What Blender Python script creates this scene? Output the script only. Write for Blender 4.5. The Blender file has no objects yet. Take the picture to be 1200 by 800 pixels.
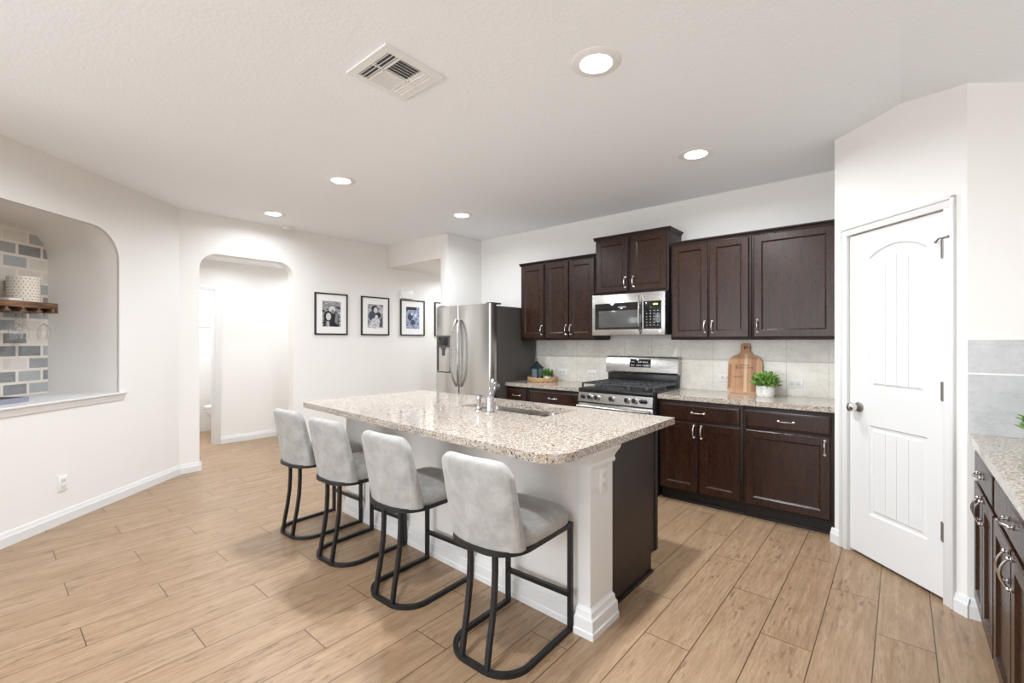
import bpy, bmesh, math, random
from mathutils import Vector, Matrix
random.seed(7)
PI = math.pi
C = bpy.context.scene.collection
SC = bpy.context.scene

# ------------------------------------------------------------------ camera, light, exposure
CAM_H = 1.37
cam_d = bpy.data.cameras.new('camera'); cam = bpy.data.objects.new('camera', cam_d); C.objects.link(cam)
cam.location = (0, 0, CAM_H); cam.rotation_euler = (PI/2, 0, math.radians(40.5))
cam_d.sensor_width = 36.0; cam_d.lens = 534/1200*36.0; cam_d.clip_start = .02
SC.camera = cam
SC.view_settings.view_transform = 'Standard'; SC.view_settings.look = 'None'
SC.view_settings.gamma = 1.0; SC.view_settings.use_curve_mapping = False
SC.view_settings.exposure = 0.78
SC.cycles.diffuse_bounces = 9; SC.cycles.max_bounces = 12
SC.cycles.sample_clamp_indirect = 6.0

world = bpy.data.worlds.new('world'); SC.world = world; world.use_nodes = True
bg = world.node_tree.nodes['Background']; bg.inputs[0].default_value = (.85, .92, 1, 1); bg.inputs[1].default_value = 1.0

def area_light(name, loc, rot, sx, sy, power, col=(1, 1, 1), shape='RECTANGLE', spread=PI):
    d = bpy.data.lights.new(name, 'AREA'); d.shape = shape; d.size = sx
    if shape in ('RECTANGLE', 'ELLIPSE'): d.size_y = sy
    d.energy = power; d.color = col; d.spread = spread
    o = bpy.data.objects.new(name, d); C.objects.link(o); o.location = loc; o.rotation_euler = rot
    return o
# added fill lights behind the camera, set in unseen window openings of wall_back
BACK_FILL = 31
for k, wx in enumerate((-3.0, -.85)):
    area_light('back_fill_light', (wx, -3.46, 1.35), (PI/2, 0, 0), 1.7, 1.9, BACK_FILL, (.90, .95, 1))
# added side fill, set in an unseen opening of the living room's left wall
area_light('side_fill_light', (-4.2, -1.9, 1.2), (PI/2, 0, -PI/2), 2.2, 2.1, 12, (.90, .955, 1))
CAN_W = 23
CANS = [(-1.14, 1.97, CAN_W*1.15), (-1.14, 3.40, CAN_W*.52), (-3.62, 2.0, CAN_W*.9), (-3.62, 3.40, CAN_W*.4), (-5.11, 2.05, CAN_W*.28), (-1.14, .54, CAN_W*.75), (-3.62, .57, CAN_W*.3), (-.9, -1.0, CAN_W*.5)]

# ------------------------------------------------------------------ materials
def mat(name, col, rough=.5, metal=0., spec=.5, coat=0., sheen=0., emit=None, es=1., trans=0., ior=1.45):
    m = bpy.data.materials.new(name); m.use_nodes = True
    b = m.node_tree.nodes['Principled BSDF']
    b.inputs['Base Color'].default_value = (*col, 1); b.inputs['Roughness'].default_value = rough
    b.inputs['Metallic'].default_value = metal; b.inputs['Specular IOR Level'].default_value = spec
    b.inputs['Coat Weight'].default_value = coat; b.inputs['Coat Roughness'].default_value = .15
    b.inputs['Sheen Weight'].default_value = sheen; b.inputs['Transmission Weight'].default_value = trans; b.inputs['IOR'].default_value = ior
    if emit: b.inputs['Emission Color'].default_value = (*emit, 1); b.inputs['Emission Strength'].default_value = es
    return m
class NT:
    """short hand for building node trees"""
    def __init__(s, m): s.t = m.node_tree; s.b = s.t.nodes['Principled BSDF']
    def n(s, typ, **kw):
        o = s.t.nodes.new(typ)
        for k, v in kw.items():
            if k == 'ins':
                for i, x in v.items(): o.inputs[i].default_value = x
            else: setattr(o, k, v)
        return o
    def l(s, a, b): s.t.links.new(a, b)
    def math(s, op, a, b=None):
        o = s.t.nodes.new('ShaderNodeMath'); o.operation = op
        for i, x in enumerate((a, b)):
            if x is None: continue
            if isinstance(x, (int, float)): o.inputs[i].default_value = x
            else: s.l(x, o.inputs[i])
        return o.outputs[0]
    def coord(s, kind='Object'): return s.n('ShaderNodeTexCoord').outputs[kind]
    def mapping(s, src, scale=(1, 1, 1), loc=(0, 0, 0), rot=(0, 0, 0)):
        o = s.n('ShaderNodeMapping'); o.inputs['Scale'].default_value = scale; o.inputs['Location'].default_value = loc; o.inputs['Rotation'].default_value = rot
        s.l(src, o.inputs[0]); return o.outputs[0]
    def noise(s, vec, scale, detail=3, rough=.5, out='Fac'):
        o = s.n('ShaderNodeTexNoise', ins={'Scale': scale, 'Detail': detail, 'Roughness': rough}); s.l(vec, o.inputs['Vector']); return o.outputs[out]
    def voro(s, vec, scale, out='Distance', feature='F1'):
        o = s.n('ShaderNodeTexVoronoi', ins={'Scale': scale}); o.feature = feature; s.l(vec, o.inputs['Vector']); return o.outputs[out]
    def ramp(s, fac, stops, interp='LINEAR'):
        o = s.n('ShaderNodeValToRGB'); r = o.color_ramp; r.interpolation = interp
        while len(r.elements) < len(stops): r.elements.new(.5)
        for e, (p, c) in zip(r.elements, stops):
            e.position = p; e.color = (c, c, c, 1) if isinstance(c, (int, float)) else (*c, 1)
        s.l(fac, o.inputs[0]); return o.outputs[0]
    def mix(s, fac, a, b, mode='MIX'):
        o = s.n('ShaderNodeMix', data_type='RGBA', blend_type=mode)
        for i, x in ((0, fac), (6, a), (7, b)):
            if isinstance(x, (int, float)): o.inputs[i].default_value = x
            elif isinstance(x, tuple): o.inputs[i].default_value = (*x, 1)
            else: s.l(x, o.inputs[i])
        return o.outputs[2]
    def base(s, x): s.l(x, s.b.inputs['Base Color'])
    def rough(s, x): s.l(x, s.b.inputs['Roughness'])
    def bump(s, h, strength=.2, dist=.002):
        o = s.n('ShaderNodeBump', ins={'Strength': strength, 'Distance': dist}); s.l(h, o.inputs['Height']); s.l(o.outputs[0], s.b.inputs['Normal'])

def m_paint(name, col, bump=.12, scale=130, dist=.0015, rough=.75):
    m = mat(name, col, rough, spec=.3); t = NT(m); c = t.coord()
    t.bump(t.ramp(t.noise(c, scale, 2, .5), [(.42, 0), (.62, 1)]), bump, dist)
    return m
M = {}
M['wall'] = m_paint('warm_white_wall_paint', (.80, .783, .757), .15, 120)
M['ceil'] = m_paint('ceiling_knockdown_texture', (.86, .882, .912), .22, 60, .002)
M['trim'] = mat('white_semi_gloss_trim', (.72, .718, .712), .32)
M['white'] = mat('white_plastic', (.80, .80, .785), .35)
M['ivory'] = mat('ivory_receptacle', (.70, .69, .67), .4)
M['slot'] = mat('dark_slot', (.02, .02, .02), .6)

def m_floor():
    m = mat('wood_look_plank_tile', (.4, .3, .2), .33, spec=.5); t = NT(m)
    W, L = .2073, 1.037
    sep = t.n('ShaderNodeSeparateXYZ'); t.l(t.coord('Object'), sep.inputs[0]); x, y = sep.outputs[0], sep.outputs[1]
    rx = t.math('DIVIDE', t.math('ADD', x, .505 + 40*W), W)
    row = t.math('FLOOR', rx); fx = t.math('SUBTRACT', rx, row)
    # row 40 lies between x=-.505 and -.298, joint at y=2.39; each next row's joint is a third of a plank nearer
    ry = t.math('DIVIDE', t.math('ADD', t.math('ADD', y, t.math('MULTIPLY', t.math('SUBTRACT', row, 40.), L/3)), 20*L - 2.39), L)
    col = t.math('FLOOR', ry); fy = t.math('SUBTRACT', ry, col)
    gx = t.math('MULTIPLY', t.math('MINIMUM', fx, t.math('SUBTRACT', 1., fx)), W)
    gy = t.math('MULTIPLY', t.math('MINIMUM', fy, t.math('SUBTRACT', 1., fy)), L)
    grout = t.math('LESS_THAN', t.math('MINIMUM', gx, gy), .0022)
    wn = t.n('ShaderNodeTexWhiteNoise', noise_dimensions='2D'); cb = t.n('ShaderNodeCombineXYZ'); t.l(row, cb.inputs[0]); t.l(col, cb.inputs[1]); t.l(cb.outputs[0], wn.inputs['Vector'])
    rnd = wn.outputs['Value']
    off = t.n('ShaderNodeCombineXYZ'); t.l(t.math('MULTIPLY', rnd, 37.), off.inputs[0]); t.l(t.math('MULTIPLY', rnd, 91.), off.inputs[1]); t.l(t.math('MULTIPLY', rnd, 13.), off.inputs[2])
    va = t.n('ShaderNodeVectorMath', operation='ADD'); t.l(t.coord('Object'), va.inputs[0]); t.l(off.outputs[0], va.inputs[1]); v = va.outputs[0]
    g1 = t.noise(t.mapping(v, (22, 1.8, 1)), 1.6, 7, .68)
    g2 = t.noise(t.mapping(v, (110, 7, 1)), 2.0, 4, .62)
    g3 = t.noise(t.mapping(v, (24, 5.5, 1)), 1.7, 5, .62)
    g4 = t.noise(t.mapping(v, (5, 1.6, 1)), 1.3, 3, .5)
    base = t.ramp(g1, [(.28, (.185, .110, .059)), (.42, (.285, .183, .106)), (.57, (.362, .245, .150)), (.75, (.425, .300, .190))])
    base = t.mix(t.ramp(g2, [(.42, .0), (.66, .7)]), base, (.21, .128, .072))
    knots = t.math('MULTIPLY', t.ramp(g3, [(.56, 0.), (.66, .85)]), t.ramp(g4, [(.42, 0.), (.58, 1.)]))
    base = t.mix(knots, base, (.115, .068, .038))
    base = t.mix(.2, base, t.ramp(rnd, [(0, (.28, .18, .10)), (.5, (.38, .26, .155)), (1, (.36, .25, .165))]))
    base = t.mix(grout, base, (.085, .048, .026))
    t.base(base)
    t.rough(t.ramp(g1, [(.3, .42), (.7, .30)]))
    t.bump(t.math('SUBTRACT', t.math('MULTIPLY', g2, .25), grout), .25, .0012)
    return m
M['floor'] = m_floor()

def m_granite():
    m = mat('speckled_cream_granite', (.7, .6, .5), .10, spec=.55); t = NT(m); c = t.coord('Object')
    big = t.noise(c, 9, 3, .6); mid = t.noise(c, 62, 5, .72); fine = t.noise(c, 190, 3, .65)
    v1 = t.voro(c, 118, 'Color'); v2 = t.voro(c, 185, 'Color')
    s1 = t.n('ShaderNodeSeparateColor'); t.l(v1, s1.inputs[0]); s2 = t.n('ShaderNodeSeparateColor'); t.l(v2, s2.inputs[0])
    b = t.ramp(mid, [(.32, (.235, .165, .113)), (.44, (.36, .28, .21)), (.54, (.445, .38, .312)), (.68, (.53, .49, .43))])
    b = t.mix(t.ramp(big, [(.45, 0.), (.7, .3)]), b, (.42, .31, .215))
    b = t.mix(t.ramp(s1.outputs[0], [(0, .75), (.09, .75), (.095, 0)], 'CONSTANT'), b, (.27, .185, .125))
    b = t.mix(t.ramp(s1.outputs[1], [(0, .8), (.12, .8), (.125, 0)], 'CONSTANT'), b, (.33, .335, .335))
    b = t.mix(t.ramp(s2.outputs[0], [(0, .92), (.085, .92), (.09, 0)], 'CONSTANT'), b, (.028, .026, .026))
    b = t.mix(t.ramp(s2.outputs[1], [(0, .8), (.16, .8), (.165, 0)], 'CONSTANT'), b, (.60, .59, .57))
    b = t.mix(t.ramp(fine, [(.60, 0.), (.70, .6)]), b, (.15, .115, .09))
    t.base(b)
    return m
M['granite'] = m_granite()

def m_wood_dark(name, c0, c1, rough=.3, axis='z'):
    m = mat(name, c0, rough, spec=.42); t = NT(m); c = t.coord('Object')
    sc = {'z': (14, 14, 1.6), 'x': (1.6, 14, 14)}[axis]
    g = t.noise(t.mapping(c, sc), 3, 6, .6); f = t.noise(t.mapping(c, tuple(k*5 for k in sc)), 3, 3, .6)
    t.base(t.mix(t.math('MULTIPLY', f, .5), t.ramp(g, [(.3, c0), (.7, c1)]), c0))
    t.rough(t.ramp(f, [(.3, rough-.05), (.7, rough+.08)]))
    return m
M['espresso'] = m_wood_dark('espresso_stained_wood', (.014, .0052, .0031), (.048, .0180, .0092), .28)
M['espresso_box'] = m_wood_dark('espresso_cabinet_sides', (.015, .0072, .0052), (.025, .0125, .0090), .42)
M['island_dark'] = m_wood_dark('espresso_end_panel', (.026, .016, .012), (.034, .021, .016), .38)
M['toe'] = mat('black_brown_toe_kick', (.015, .010, .009), .5)
M['nickel'] = mat('brushed_nickel', (.70, .68, .66), .22, 1.)
M['chrome'] = mat('polished_chrome', (.56, .56, .57), .06, 1.)
M['bronze'] = mat('satin_nickel_hinge', (.25, .23, .21), .4, .7)

def m_steel(name, col, rough, stretch):
    m = mat(name, col, rough, 1.); t = NT(m); c = t.coord('Object')
    g = t.noise(t.mapping(c, stretch), 8, 3, .6)
    t.rough(t.ramp(g, [(.3, rough-.02), (.7, rough+.03)]))
    return m
M['steel'] = m_steel('brushed_stainless', (.50, .485, .462), .27, (2, 2, 60))
M['steel_v'] = m_steel('stainless_fridge_door', (.58, .57, .55), .22, (120, 120, .6))
M['steel_sink'] = mat('stainless_sink', (.40, .395, .38), .2, 1.)
M['fridge_side'] = mat('charcoal_textured_steel', (.070, .064, .060), .42, spec=.5)
M['black_gloss'] = mat('black_glass', (.010, .010, .011), .06, spec=.55)
M['black'] = mat('black_enamel', (.013, .013, .014), .28)
M['black_matte'] = mat('black_powder_coat', (.010, .0105, .012), .38)
M['iron'] = mat('cast_iron_grate', (.060, .060, .062), .38)
M['mw_glass'] = mat('tinted_oven_window', (.085, .085, .083), .12, spec=.6)
M['legend'] = mat('printed_legend', (.75, .75, .74), .5)
M['clock'] = mat('green_clock_digits', (.1, .3, .05), .5, emit=(.55, 1, .12), es=2.2)
M['brown_button'] = mat('pale_button', (.62, .60, .57), .4)

def m_fabric():
    m = mat('mottled_grey_velvet', (.5, .49, .47), .85, sheen=.25, spec=.25); t = NT(m); c = t.coord('Object')
    a = t.noise(c, 13, 5, .65); f = t.noise(c, 260, 2, .6)
    t.base(t.ramp(a, [(.3, (.285, .279, .264)), (.52, (.350, .343, .327)), (.72, (.425, .418, .400))]))
    t.bump(f, .12, .0008)
    return m
M['fabric'] = m_fabric()

def m_tile(name, a, b, grout, w, h, ox, oz, mortar, vert=True, vscale=4, gloss=.3):
    m = mat(name, a, gloss, spec=.5); t = NT(m); c = t.coord('Object')
    sep = t.n('ShaderNodeSeparateXYZ'); t.l(c, sep.inputs[0]); cb = t.n('ShaderNodeCombineXYZ'); t.l(sep.outputs[0], cb.inputs[0]); t.l(sep.outputs[2], cb.inputs[1])
    mp = t.mapping(cb.outputs[0], (1, 1, 1), (-ox, -oz, 0))
    br = t.n('ShaderNodeTexBrick', ins={'Scale': 1., 'Mortar Size': mortar, 'Mortar Smooth': .1, 'Brick Width': w, 'Row Height': h, 'Bias': 0.})
    br.offset = 0.; br.squash = 1.; br.inputs['Color1'].default_value = (0, 0, 0, 1); br.inputs['Color2'].default_value = (1, 1, 1, 1); br.inputs['Mortar'].default_value = (.5, .5, .5, 1)
    t.l(mp, br.inputs['Vector'])
    n = t.noise(c, vscale, 6, .68); v = t.noise(t.mapping(c, (1.2, 1, 3.)), vscale*1.3, 5, .7)
    col = t.mix(t.ramp(n, [(.35, 0.), (.65, 1.)]), a, b)
    col = t.mix(t.ramp(v, [(.47, 0.), (.5, .35), (.53, 0.)]), col, tuple(k*.7 for k in a))
    col = t.mix(t.math('MULTIPLY', br.outputs['Color'], .12), col, tuple(min(1, k*1.15) for k in b))
    col = t.mix(br.outputs['Fac'], col, grout)
    t.base(col); t.bump(t.math('SUBTRACT', 1., br.outputs['Fac']), .2, .001)
    return m
M['splash'] = m_tile('stone_backsplash_tile', (.66, .625, .55), (.84, .81, .74), (.60, .575, .52), .297, .305, -2.818-.297*9, 1.20-.305*4, .003, vscale=3)
M['marble'] = m_tile('grey_marble_tile', (.46, .475, .48), (.60, .61, .61), (.80, .80, .79), .61, .305, .05, 1.212-.305*4, .004, vscale=3.5)

def m_mosaic():
    m = mat('grey_and_cream_mosaic_tile', (.5, .5, .5), .3, spec=.5); t = NT(m); c = t.coord('Object')
    sep = t.n('ShaderNodeSeparateXYZ'); t.l(c, sep.inputs[0]); cb = t.n('ShaderNodeCombineXYZ'); t.l(sep.outputs[0], cb.inputs[0]); t.l(sep.outputs[2], cb.inputs[1])
    br = t.n('ShaderNodeTexBrick', ins={'Scale': 1., 'Mortar Size': .011, 'Mortar Smooth': .05, 'Brick Width': .2, 'Row Height': .1035, 'Bias': 0.})
    br.offset = .43; br.offset_frequency = 2; br.squash = 1.
    br.inputs['Color1'].default_value = (0, 0, 0, 1); br.inputs['Color2'].default_value = (1, 1, 1, 1)
    t.l(t.mapping(cb.outputs[0], (1, 1, 1), (-.79, -.93, 0)), br.inputs['Vector'])
    tile = t.ramp(br.outputs['Color'], [(0, (.225, .232, .238)), (.16, (.40, .42, .422)), (.40, (.68, .63, .575)), (.68, (.33, .342, .348)), (.80, (.72, .68, .63))], 'CONSTANT')
    n = t.noise(c, 18, 4, .6)
    tile = t.mix(t.ramp(n, [(.4, 0.), (.7, .25)]), tile, (.5, .5, .5))
    t.base(t.mix(br.outputs['Fac'], tile, (.76, .70, .63)))
    t.bump(t.math('SUBTRACT', 1., br.outputs['Fac']), .3, .002)
    return m
M['mosaic'] = m_mosaic()

def m_wood(name, stops, stretch, scale=3, rough=.45):
    m = mat(name, stops[0][1], rough); t = NT(m); c = t.coord('Object')
    t.base(t.ramp(t.noise(t.mapping(c, stretch), scale, 6, .62), stops)); return m
M['shelf_wood'] = m_wood('dark_rustic_walnut', [(.3, (.05, .024, .012)), (.5, (.16, .08, .04)), (.7, (.33, .19, .10))], (1.5, 9, 14), 3, .4)
M['rack_shade'] = mat('dark_rack_shade', (.045, .024, .015), .5)
M['board'] = m_wood('acacia_board', [(.3, (.36, .17, .08)), (.5, (.50, .27, .135)), (.7, (.58, .34, .18))], (9, 9, .9), 2.5, .45)
M['board_pale'] = m_wood('acacia_sapwood_stripe', [(.3, (.62, .42, .25)), (.7, (.70, .50, .31))], (9, 9, .9), 3, .45)
M['board_dark'] = m_wood('acacia_heartwood_stripe', [(.3, (.27, .125, .06)), (.7, (.40, .20, .10))], (9, 9, .9), 3, .45)
M['burn'] = mat('burnt_lettering', (.12, .05, .025), .7)
M['leather'] = mat('brown_leather_loop', (.16, .07, .03), .6)
M['wicker'] = m_wood('woven_wicker', [(.3, (.33, .17, .07)), (.5, (.58, .36, .17)), (.7, (.72, .50, .27))], (40, 40, 60), 1.5, .7)
def m_leaf(name, stops):
    m = mat(name, stops[0][1], .5, spec=.4); t = NT(m); t.base(t.ramp(t.noise(t.coord('Object'), 45, 2, .5), stops)); return m
M['leaf'] = m_leaf('mixed_green_leaves', [(.3, (.05, .15, .022)), (.5, (.15, .31, .055)), (.68, (.36, .50, .16))])
M['leaf_dark'] = m_leaf('deep_green_leaves', [(.3, (.04, .12, .02)), (.6, (.12, .27, .05)), (.75, (.30, .44, .12))])
M['ceramic'] = mat('white_ceramic', (.80, .79, .76), .3)
M['candle_metal'] = mat('cream_punched_metal', (.82, .76, .67), .5)
M['teal'] = mat('dark_teal_lantern', (.008, .018, .022), .3)
M['lantern_glass'] = mat('pale_lantern_pane', (.13, .19, .21), .08, spec=.6)
M['glass'] = mat('clear_glass', (1, 1, 1), .02, trans=1., ior=1.5)
M['blue_edge'] = mat('blue_grey_tray_rim', (.25, .265, .33), .35)
M['tray_dark'] = mat('dark_tray_inside', (.035, .026, .024), .4)
M['paper'] = mat('white_paper', (.82, .81, .79), .6)
M['frame_black'] = mat('black_picture_frame', (.018, .017, .016), .4)
M['photo_dark'] = mat('photo_black', (.020, .019, .021), .35)
M['photo_grey'] = mat('photo_mid_grey', (.22, .215, .225), .35)
M['photo_light'] = mat('photo_pale_grey', (.62, .61, .62), .35)
M['photo_navy'] = mat('photo_navy', (.055, .062, .095), .35)
def m_photo(name, stops, scale, stretch=(1, 1, 1), rot=0):
    m = mat(name, (.3, .3, .3), .35); t = NT(m)
    t.base(t.ramp(t.noise(t.mapping(t.coord('Object'), stretch, (0, 0, 0), (0, rot, 0)), scale, 4, .6), stops)); return m
M['photo_a'] = m_photo('photo_slatted_background', [(.42, (.03, .03, .035)), (.48, (.45, .45, .46)), (.56, (.10, .10, .11)), (.62, (.70, .70, .71))], 9, (1, .6, 4), .4)
M['photo_b'] = m_photo('photo_soft_background', [(.35, (.12, .12, .15)), (.5, (.34, .34, .37)), (.65, (.55, .56, .59))], 14)
M['photo_c'] = m_photo('photo_blue_crowd', [(.40, (.02, .035, .09)), (.47, (.20, .28, .45)), (.55, (.55, .62, .74)), (.62, (.10, .15, .28))], 48)
M['photo_d'] = m_photo('photo_dotted_dress', [(.44, (.08, .08, .12)), (.48, (.68, .68, .72)), (.7, (.78, .78, .80))], 70)
M['lens'] = mat('lit_downlight_lens', (1, 1, 1), .5, emit=(1, .97, .92), es=9.)
M['pane_lit'] = mat('bright_bathroom_window', (1, 1, 1), .4, emit=(1, 1, 1), es=1.6)
M['vent_dark'] = mat('duct_interior', (.16, .155, .15), .8)
M['porcelain'] = mat('toilet_porcelain', (.82, .82, .81), .15)

# ------------------------------------------------------------------ mesh builder
class MB:
    def __init__(s): s.bm = bmesh.new(); s.mats = []; s.mi = 0
    def use(s, m):
        if m not in s.mats: s.mats.append(m)
        s.mi = s.mats.index(m); return s
    def _f(s, vs):
        try: f = s.bm.faces.new(vs); f.material_index = s.mi; return f
        except ValueError: return None
    def box(s, x0, x1, y0, y1, z0, z1, bev=0, seg=2, T=None):
        tmp = bmesh.new(); bmesh.ops.create_cube(tmp, size=1)
        for v in tmp.verts: v.co = Vector(((x0+x1)/2+v.co.x*(x1-x0), (y0+y1)/2+v.co.y*(y1-y0), (z0+z1)/2+v.co.z*(z1-z0)))
        if bev: bmesh.ops.bevel(tmp, geom=list(tmp.edges), offset=bev, segments=seg, profile=.5, affect='EDGES')
        return s.merge(tmp, T)
    def merge(s, tmp, T=None):
        if T is not None: bmesh.ops.transform(tmp, matrix=T, verts=tmp.verts)
        mp = {v: s.bm.verts.new(v.co) for v in tmp.verts}
        for f in tmp.faces: s._f([mp[v] for v in f.verts])
        tmp.free(); return s
    def lathe(s, prof, at=(0, 0, 0), seg=24, T=None, arc=None):
        tmp = bmesh.new(); rings = []
        for r, z in prof:
            rings.append([tmp.verts.new((0, 0, z))] if r < 1e-6 else [tmp.verts.new((r*math.cos(2*PI*k/seg), r*math.sin(2*PI*k/seg), z)) for k in range(seg)])
        for a, b in zip(rings, rings[1:]):
            for k in range(seg):
                k2 = (k+1) % seg
                if len(a) == 1 and len(b) == 1: continue
                if len(a) == 1: tmp.faces.new((a[0], b[k2], b[k]))
                elif len(b) == 1: tmp.faces.new((a[k], a[k2], b[0]))
                else: tmp.faces.new((a[k], a[k2], b[k2], b[k]))
        bmesh.ops.recalc_face_normals(tmp, faces=tmp.faces)
        tt = Matrix.Translation(at) @ (T if T is not None else Matrix.Identity(4))
        return s.merge(tmp, tt)
    def cyl(s, r, z0, z1, at=(0, 0, 0), seg=20, T=None): return s.lathe([(0, z0), (r, z0), (r, z1), (0, z1)], at, seg, T)
    def ball(s, r, at, seg=12, sc=(1, 1, 1)):
        tmp = bmesh.new(); bmesh.ops.create_uvsphere(tmp, u_segments=seg, v_segments=max(6, seg//2), radius=r)
        for v in tmp.verts: v.co = Vector((v.co.x*sc[0]+at[0], v.co.y*sc[1]+at[1], v.co.z*sc[2]+at[2]))
        return s.merge(tmp)
    def prism(s, poly, a, b, plane='xy'):
        """poly extruded from a to b along the axis missing in plane"""
        def P(p, h): return {'xy': (p[0], p[1], h), 'yz': (h, p[0], p[1]), 'xz': (p[0], h, p[1])}[plane]
        tmp = bmesh.new(); A = [tmp.verts.new(P(p, a)) for p in poly]; B = [tmp.verts.new(P(p, b)) for p in poly]; n = len(poly)
        tmp.faces.new(A); tmp.faces.new(B[::-1])
        for k in range(n): tmp.faces.new((A[k], B[k], B[(k+1) % n], A[(k+1) % n]))
        bmesh.ops.recalc_face_normals(tmp, faces=tmp.faces)
        bmesh.ops.triangulate(tmp, faces=[f for f in tmp.faces if len(f.verts) > 4])
        return s.merge(tmp)
    def holed(s, outer, holes, a, b, plane='xy'):
        """slab with holes; outer, holes are point lists"""
        def P(p, h): return {'xy': (p[0], p[1], h), 'yz': (h, p[0], p[1]), 'xz': (p[0], h, p[1])}[plane]
        tmp = bmesh.new(); loops = []
        for h in (a, b):
            es = []; ls = []
            for lp in [outer]+holes:
                vs = [tmp.verts.new(P(p, h)) for p in lp]; ls.append(vs)
                es += [tmp.edges.new((vs[k], vs[(k+1) % len(vs)])) for k in range(len(vs))]
            bmesh.ops.triangle_fill(tmp, use_beauty=True, use_dissolve=False, edges=es)
            loops.append(ls)
        for la, lb in zip(*loops):
            n = len(la)
            for k in range(n): tmp.faces.new((la[k], la[(k+1) % n], lb[(k+1) % n], lb[k]))
        bmesh.ops.recalc_face_normals(tmp, faces=tmp.faces)
        return s.merge(tmp)
    def tube(s, pts, r, seg=10, closed=False, rect=None, up=(0, 0, 1), cap=True):
        """sweep a circle of radius r (or a w x h rectangle) along pts; r may be a list"""
        P = [Vector(p) for p in pts]; n = len(P); rings = []; up = Vector(up); tmp = bmesh.new()
        for i in range(n):
            a = P[i-1] if (i > 0 or closed) else P[i]; b = P[(i+1) % n] if (i < n-1 or closed) else P[i]
            d = (b-a).normalized(); sx = d.cross(up)
            if sx.length < 1e-3: sx = d.cross(Vector((0, 1, 0))) if abs(d.y) < .9 else d.cross(Vector((1, 0, 0)))
            sx.normalize(); sz = sx.cross(d).normalized()
            mit = 1.
            if 0 < i < n-1 or closed:
                d1 = (P[i]-a).normalized(); d2 = (b-P[i]).normalized(); mit = 1/max(.5, math.sqrt(max(0, (1+d1.dot(d2))/2)))
            if rect:
                w, h = rect; cs = [(-w/2, -h/2), (w/2, -h/2), (w/2, h/2), (-w/2, h/2)]
                rings.append([tmp.verts.new(P[i]+sx*x*mit+sz*z) for x, z in cs])
            else:
                rr = r[i] if isinstance(r, (list, tuple)) else r
                rings.append([tmp.verts.new(P[i]+sx*rr*math.cos(2*PI*k/seg)+sz*rr*math.sin(2*PI*k/seg)) for k in range(seg)])
        m = len(rings[0]); rr = list(zip(rings, rings[1:])) + ([(rings[-1], rings[0])] if closed else [])
        for A, B in rr:
            for k in range(m): tmp.faces.new((A[k], A[(k+1) % m], B[(k+1) % m], B[k]))
        if not closed and cap: tmp.faces.new(rings[0][::-1]); tmp.faces.new(rings[-1])
        bmesh.ops.recalc_face_normals(tmp, faces=tmp.faces)
        return s.merge(tmp)
    def loft(s, loops, cap0=True, cap1=True):
        tmp = bmesh.new(); R = [[tmp.verts.new(p) for p in lp] for lp in loops]; n = len(R[0])
        for A, B in zip(R, R[1:]):
            for k in range(n): tmp.faces.new((A[k], A[(k+1) % n], B[(k+1) % n], B[k]))
        if cap0: tmp.faces.new(R[0][::-1])
        if cap1: tmp.faces.new(R[-1])
        bmesh.ops.recalc_face_normals(tmp, faces=tmp.faces)
        return s.merge(tmp)
    def rings(s, x0, x1, z0, z1, prof, back=None):
        """panel facing -y: prof = [(inset, y), ...] from the outside in; the last ring is capped"""
        tmp = bmesh.new(); R = []
        for i, y in prof: R.append([tmp.verts.new(p) for p in ((x0+i, y, z0+i), (x1-i, y, z0+i), (x1-i, y, z1-i), (x0+i, y, z1-i))])
        for A, B in zip(R, R[1:]):
            for k in range(4): tmp.faces.new((A[k], A[(k+1) % 4], B[(k+1) % 4], B[k]))
        tmp.faces.new(R[-1]); tmp.faces.new(R[0][::-1])
        bmesh.ops.recalc_face_normals(tmp, faces=tmp.faces)
        return s.merge(tmp)
    def poly(s, pts): s._f([s.bm.verts.new(p) for p in pts]); return s
    def build(s, name, m=None, parent=None, loc=None, rot=None, smooth=30, kind=None):
        """links everything collected so far as ONE mesh object; coordinates are the parent's own frame"""
        me = bpy.data.meshes.new(name); s.bm.normal_update(); s.bm.to_mesh(me); s.bm.free()
        for x in (s.mats or [m]): me.materials.append(x)
        if smooth:
            me.polygons.foreach_set('use_smooth', [True]*len(me.polygons)); me.set_sharp_from_angle(angle=math.radians(smooth))
        o = bpy.data.objects.new(name, me); C.objects.link(o)
        if parent is not None: o.parent = parent
        if loc is not None: o.location = loc
        if rot is not None: o.rotation_euler = (0, 0, rot)
        if kind: o['kind'] = kind
        return o
def thing(name, label, cat, loc=(0, 0, 0), rot=0., group=None):
    o = bpy.data.objects.new(name, None); C.objects.link(o); o.empty_display_size = .05
    o.location = loc; o.rotation_euler = (0, 0, rot); return tag(o, label, cat, group)
def tag(o, label, cat, group=None):
    o['label'] = label; o['category'] = cat
    if group: o['group'] = group
    return o
def dup(root, loc, rot, label):
    r = root.copy(); C.objects.link(r); r.location = loc; r.rotation_euler = (0, 0, rot); r['label'] = label
    for ch in list(root.children):
        c = ch.copy(); C.objects.link(c); c.parent = r
        for g in list(ch.children):
            d = g.copy(); C.objects.link(d); d.parent = c
    return r
def struct(name, mb, m, **k): return mb.build(name, m, kind='structure', **k)
def RX(a): return Matrix.Rotation(a, 4, 'X')
def RY(a): return Matrix.Rotation(a, 4, 'Y')
def RZ(a): return Matrix.Rotation(a, 4, 'Z')
def TR(x, y, z): return Matrix.Translation((x, y, z))
def arc_pts(cx, cy, r, a0, a1, n=10): return [(cx+r*math.cos(math.radians(a0+(a1-a0)*k/n)), cy+r*math.sin(math.radians(a0+(a1-a0)*k/n))) for k in range(n+1)]

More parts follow.
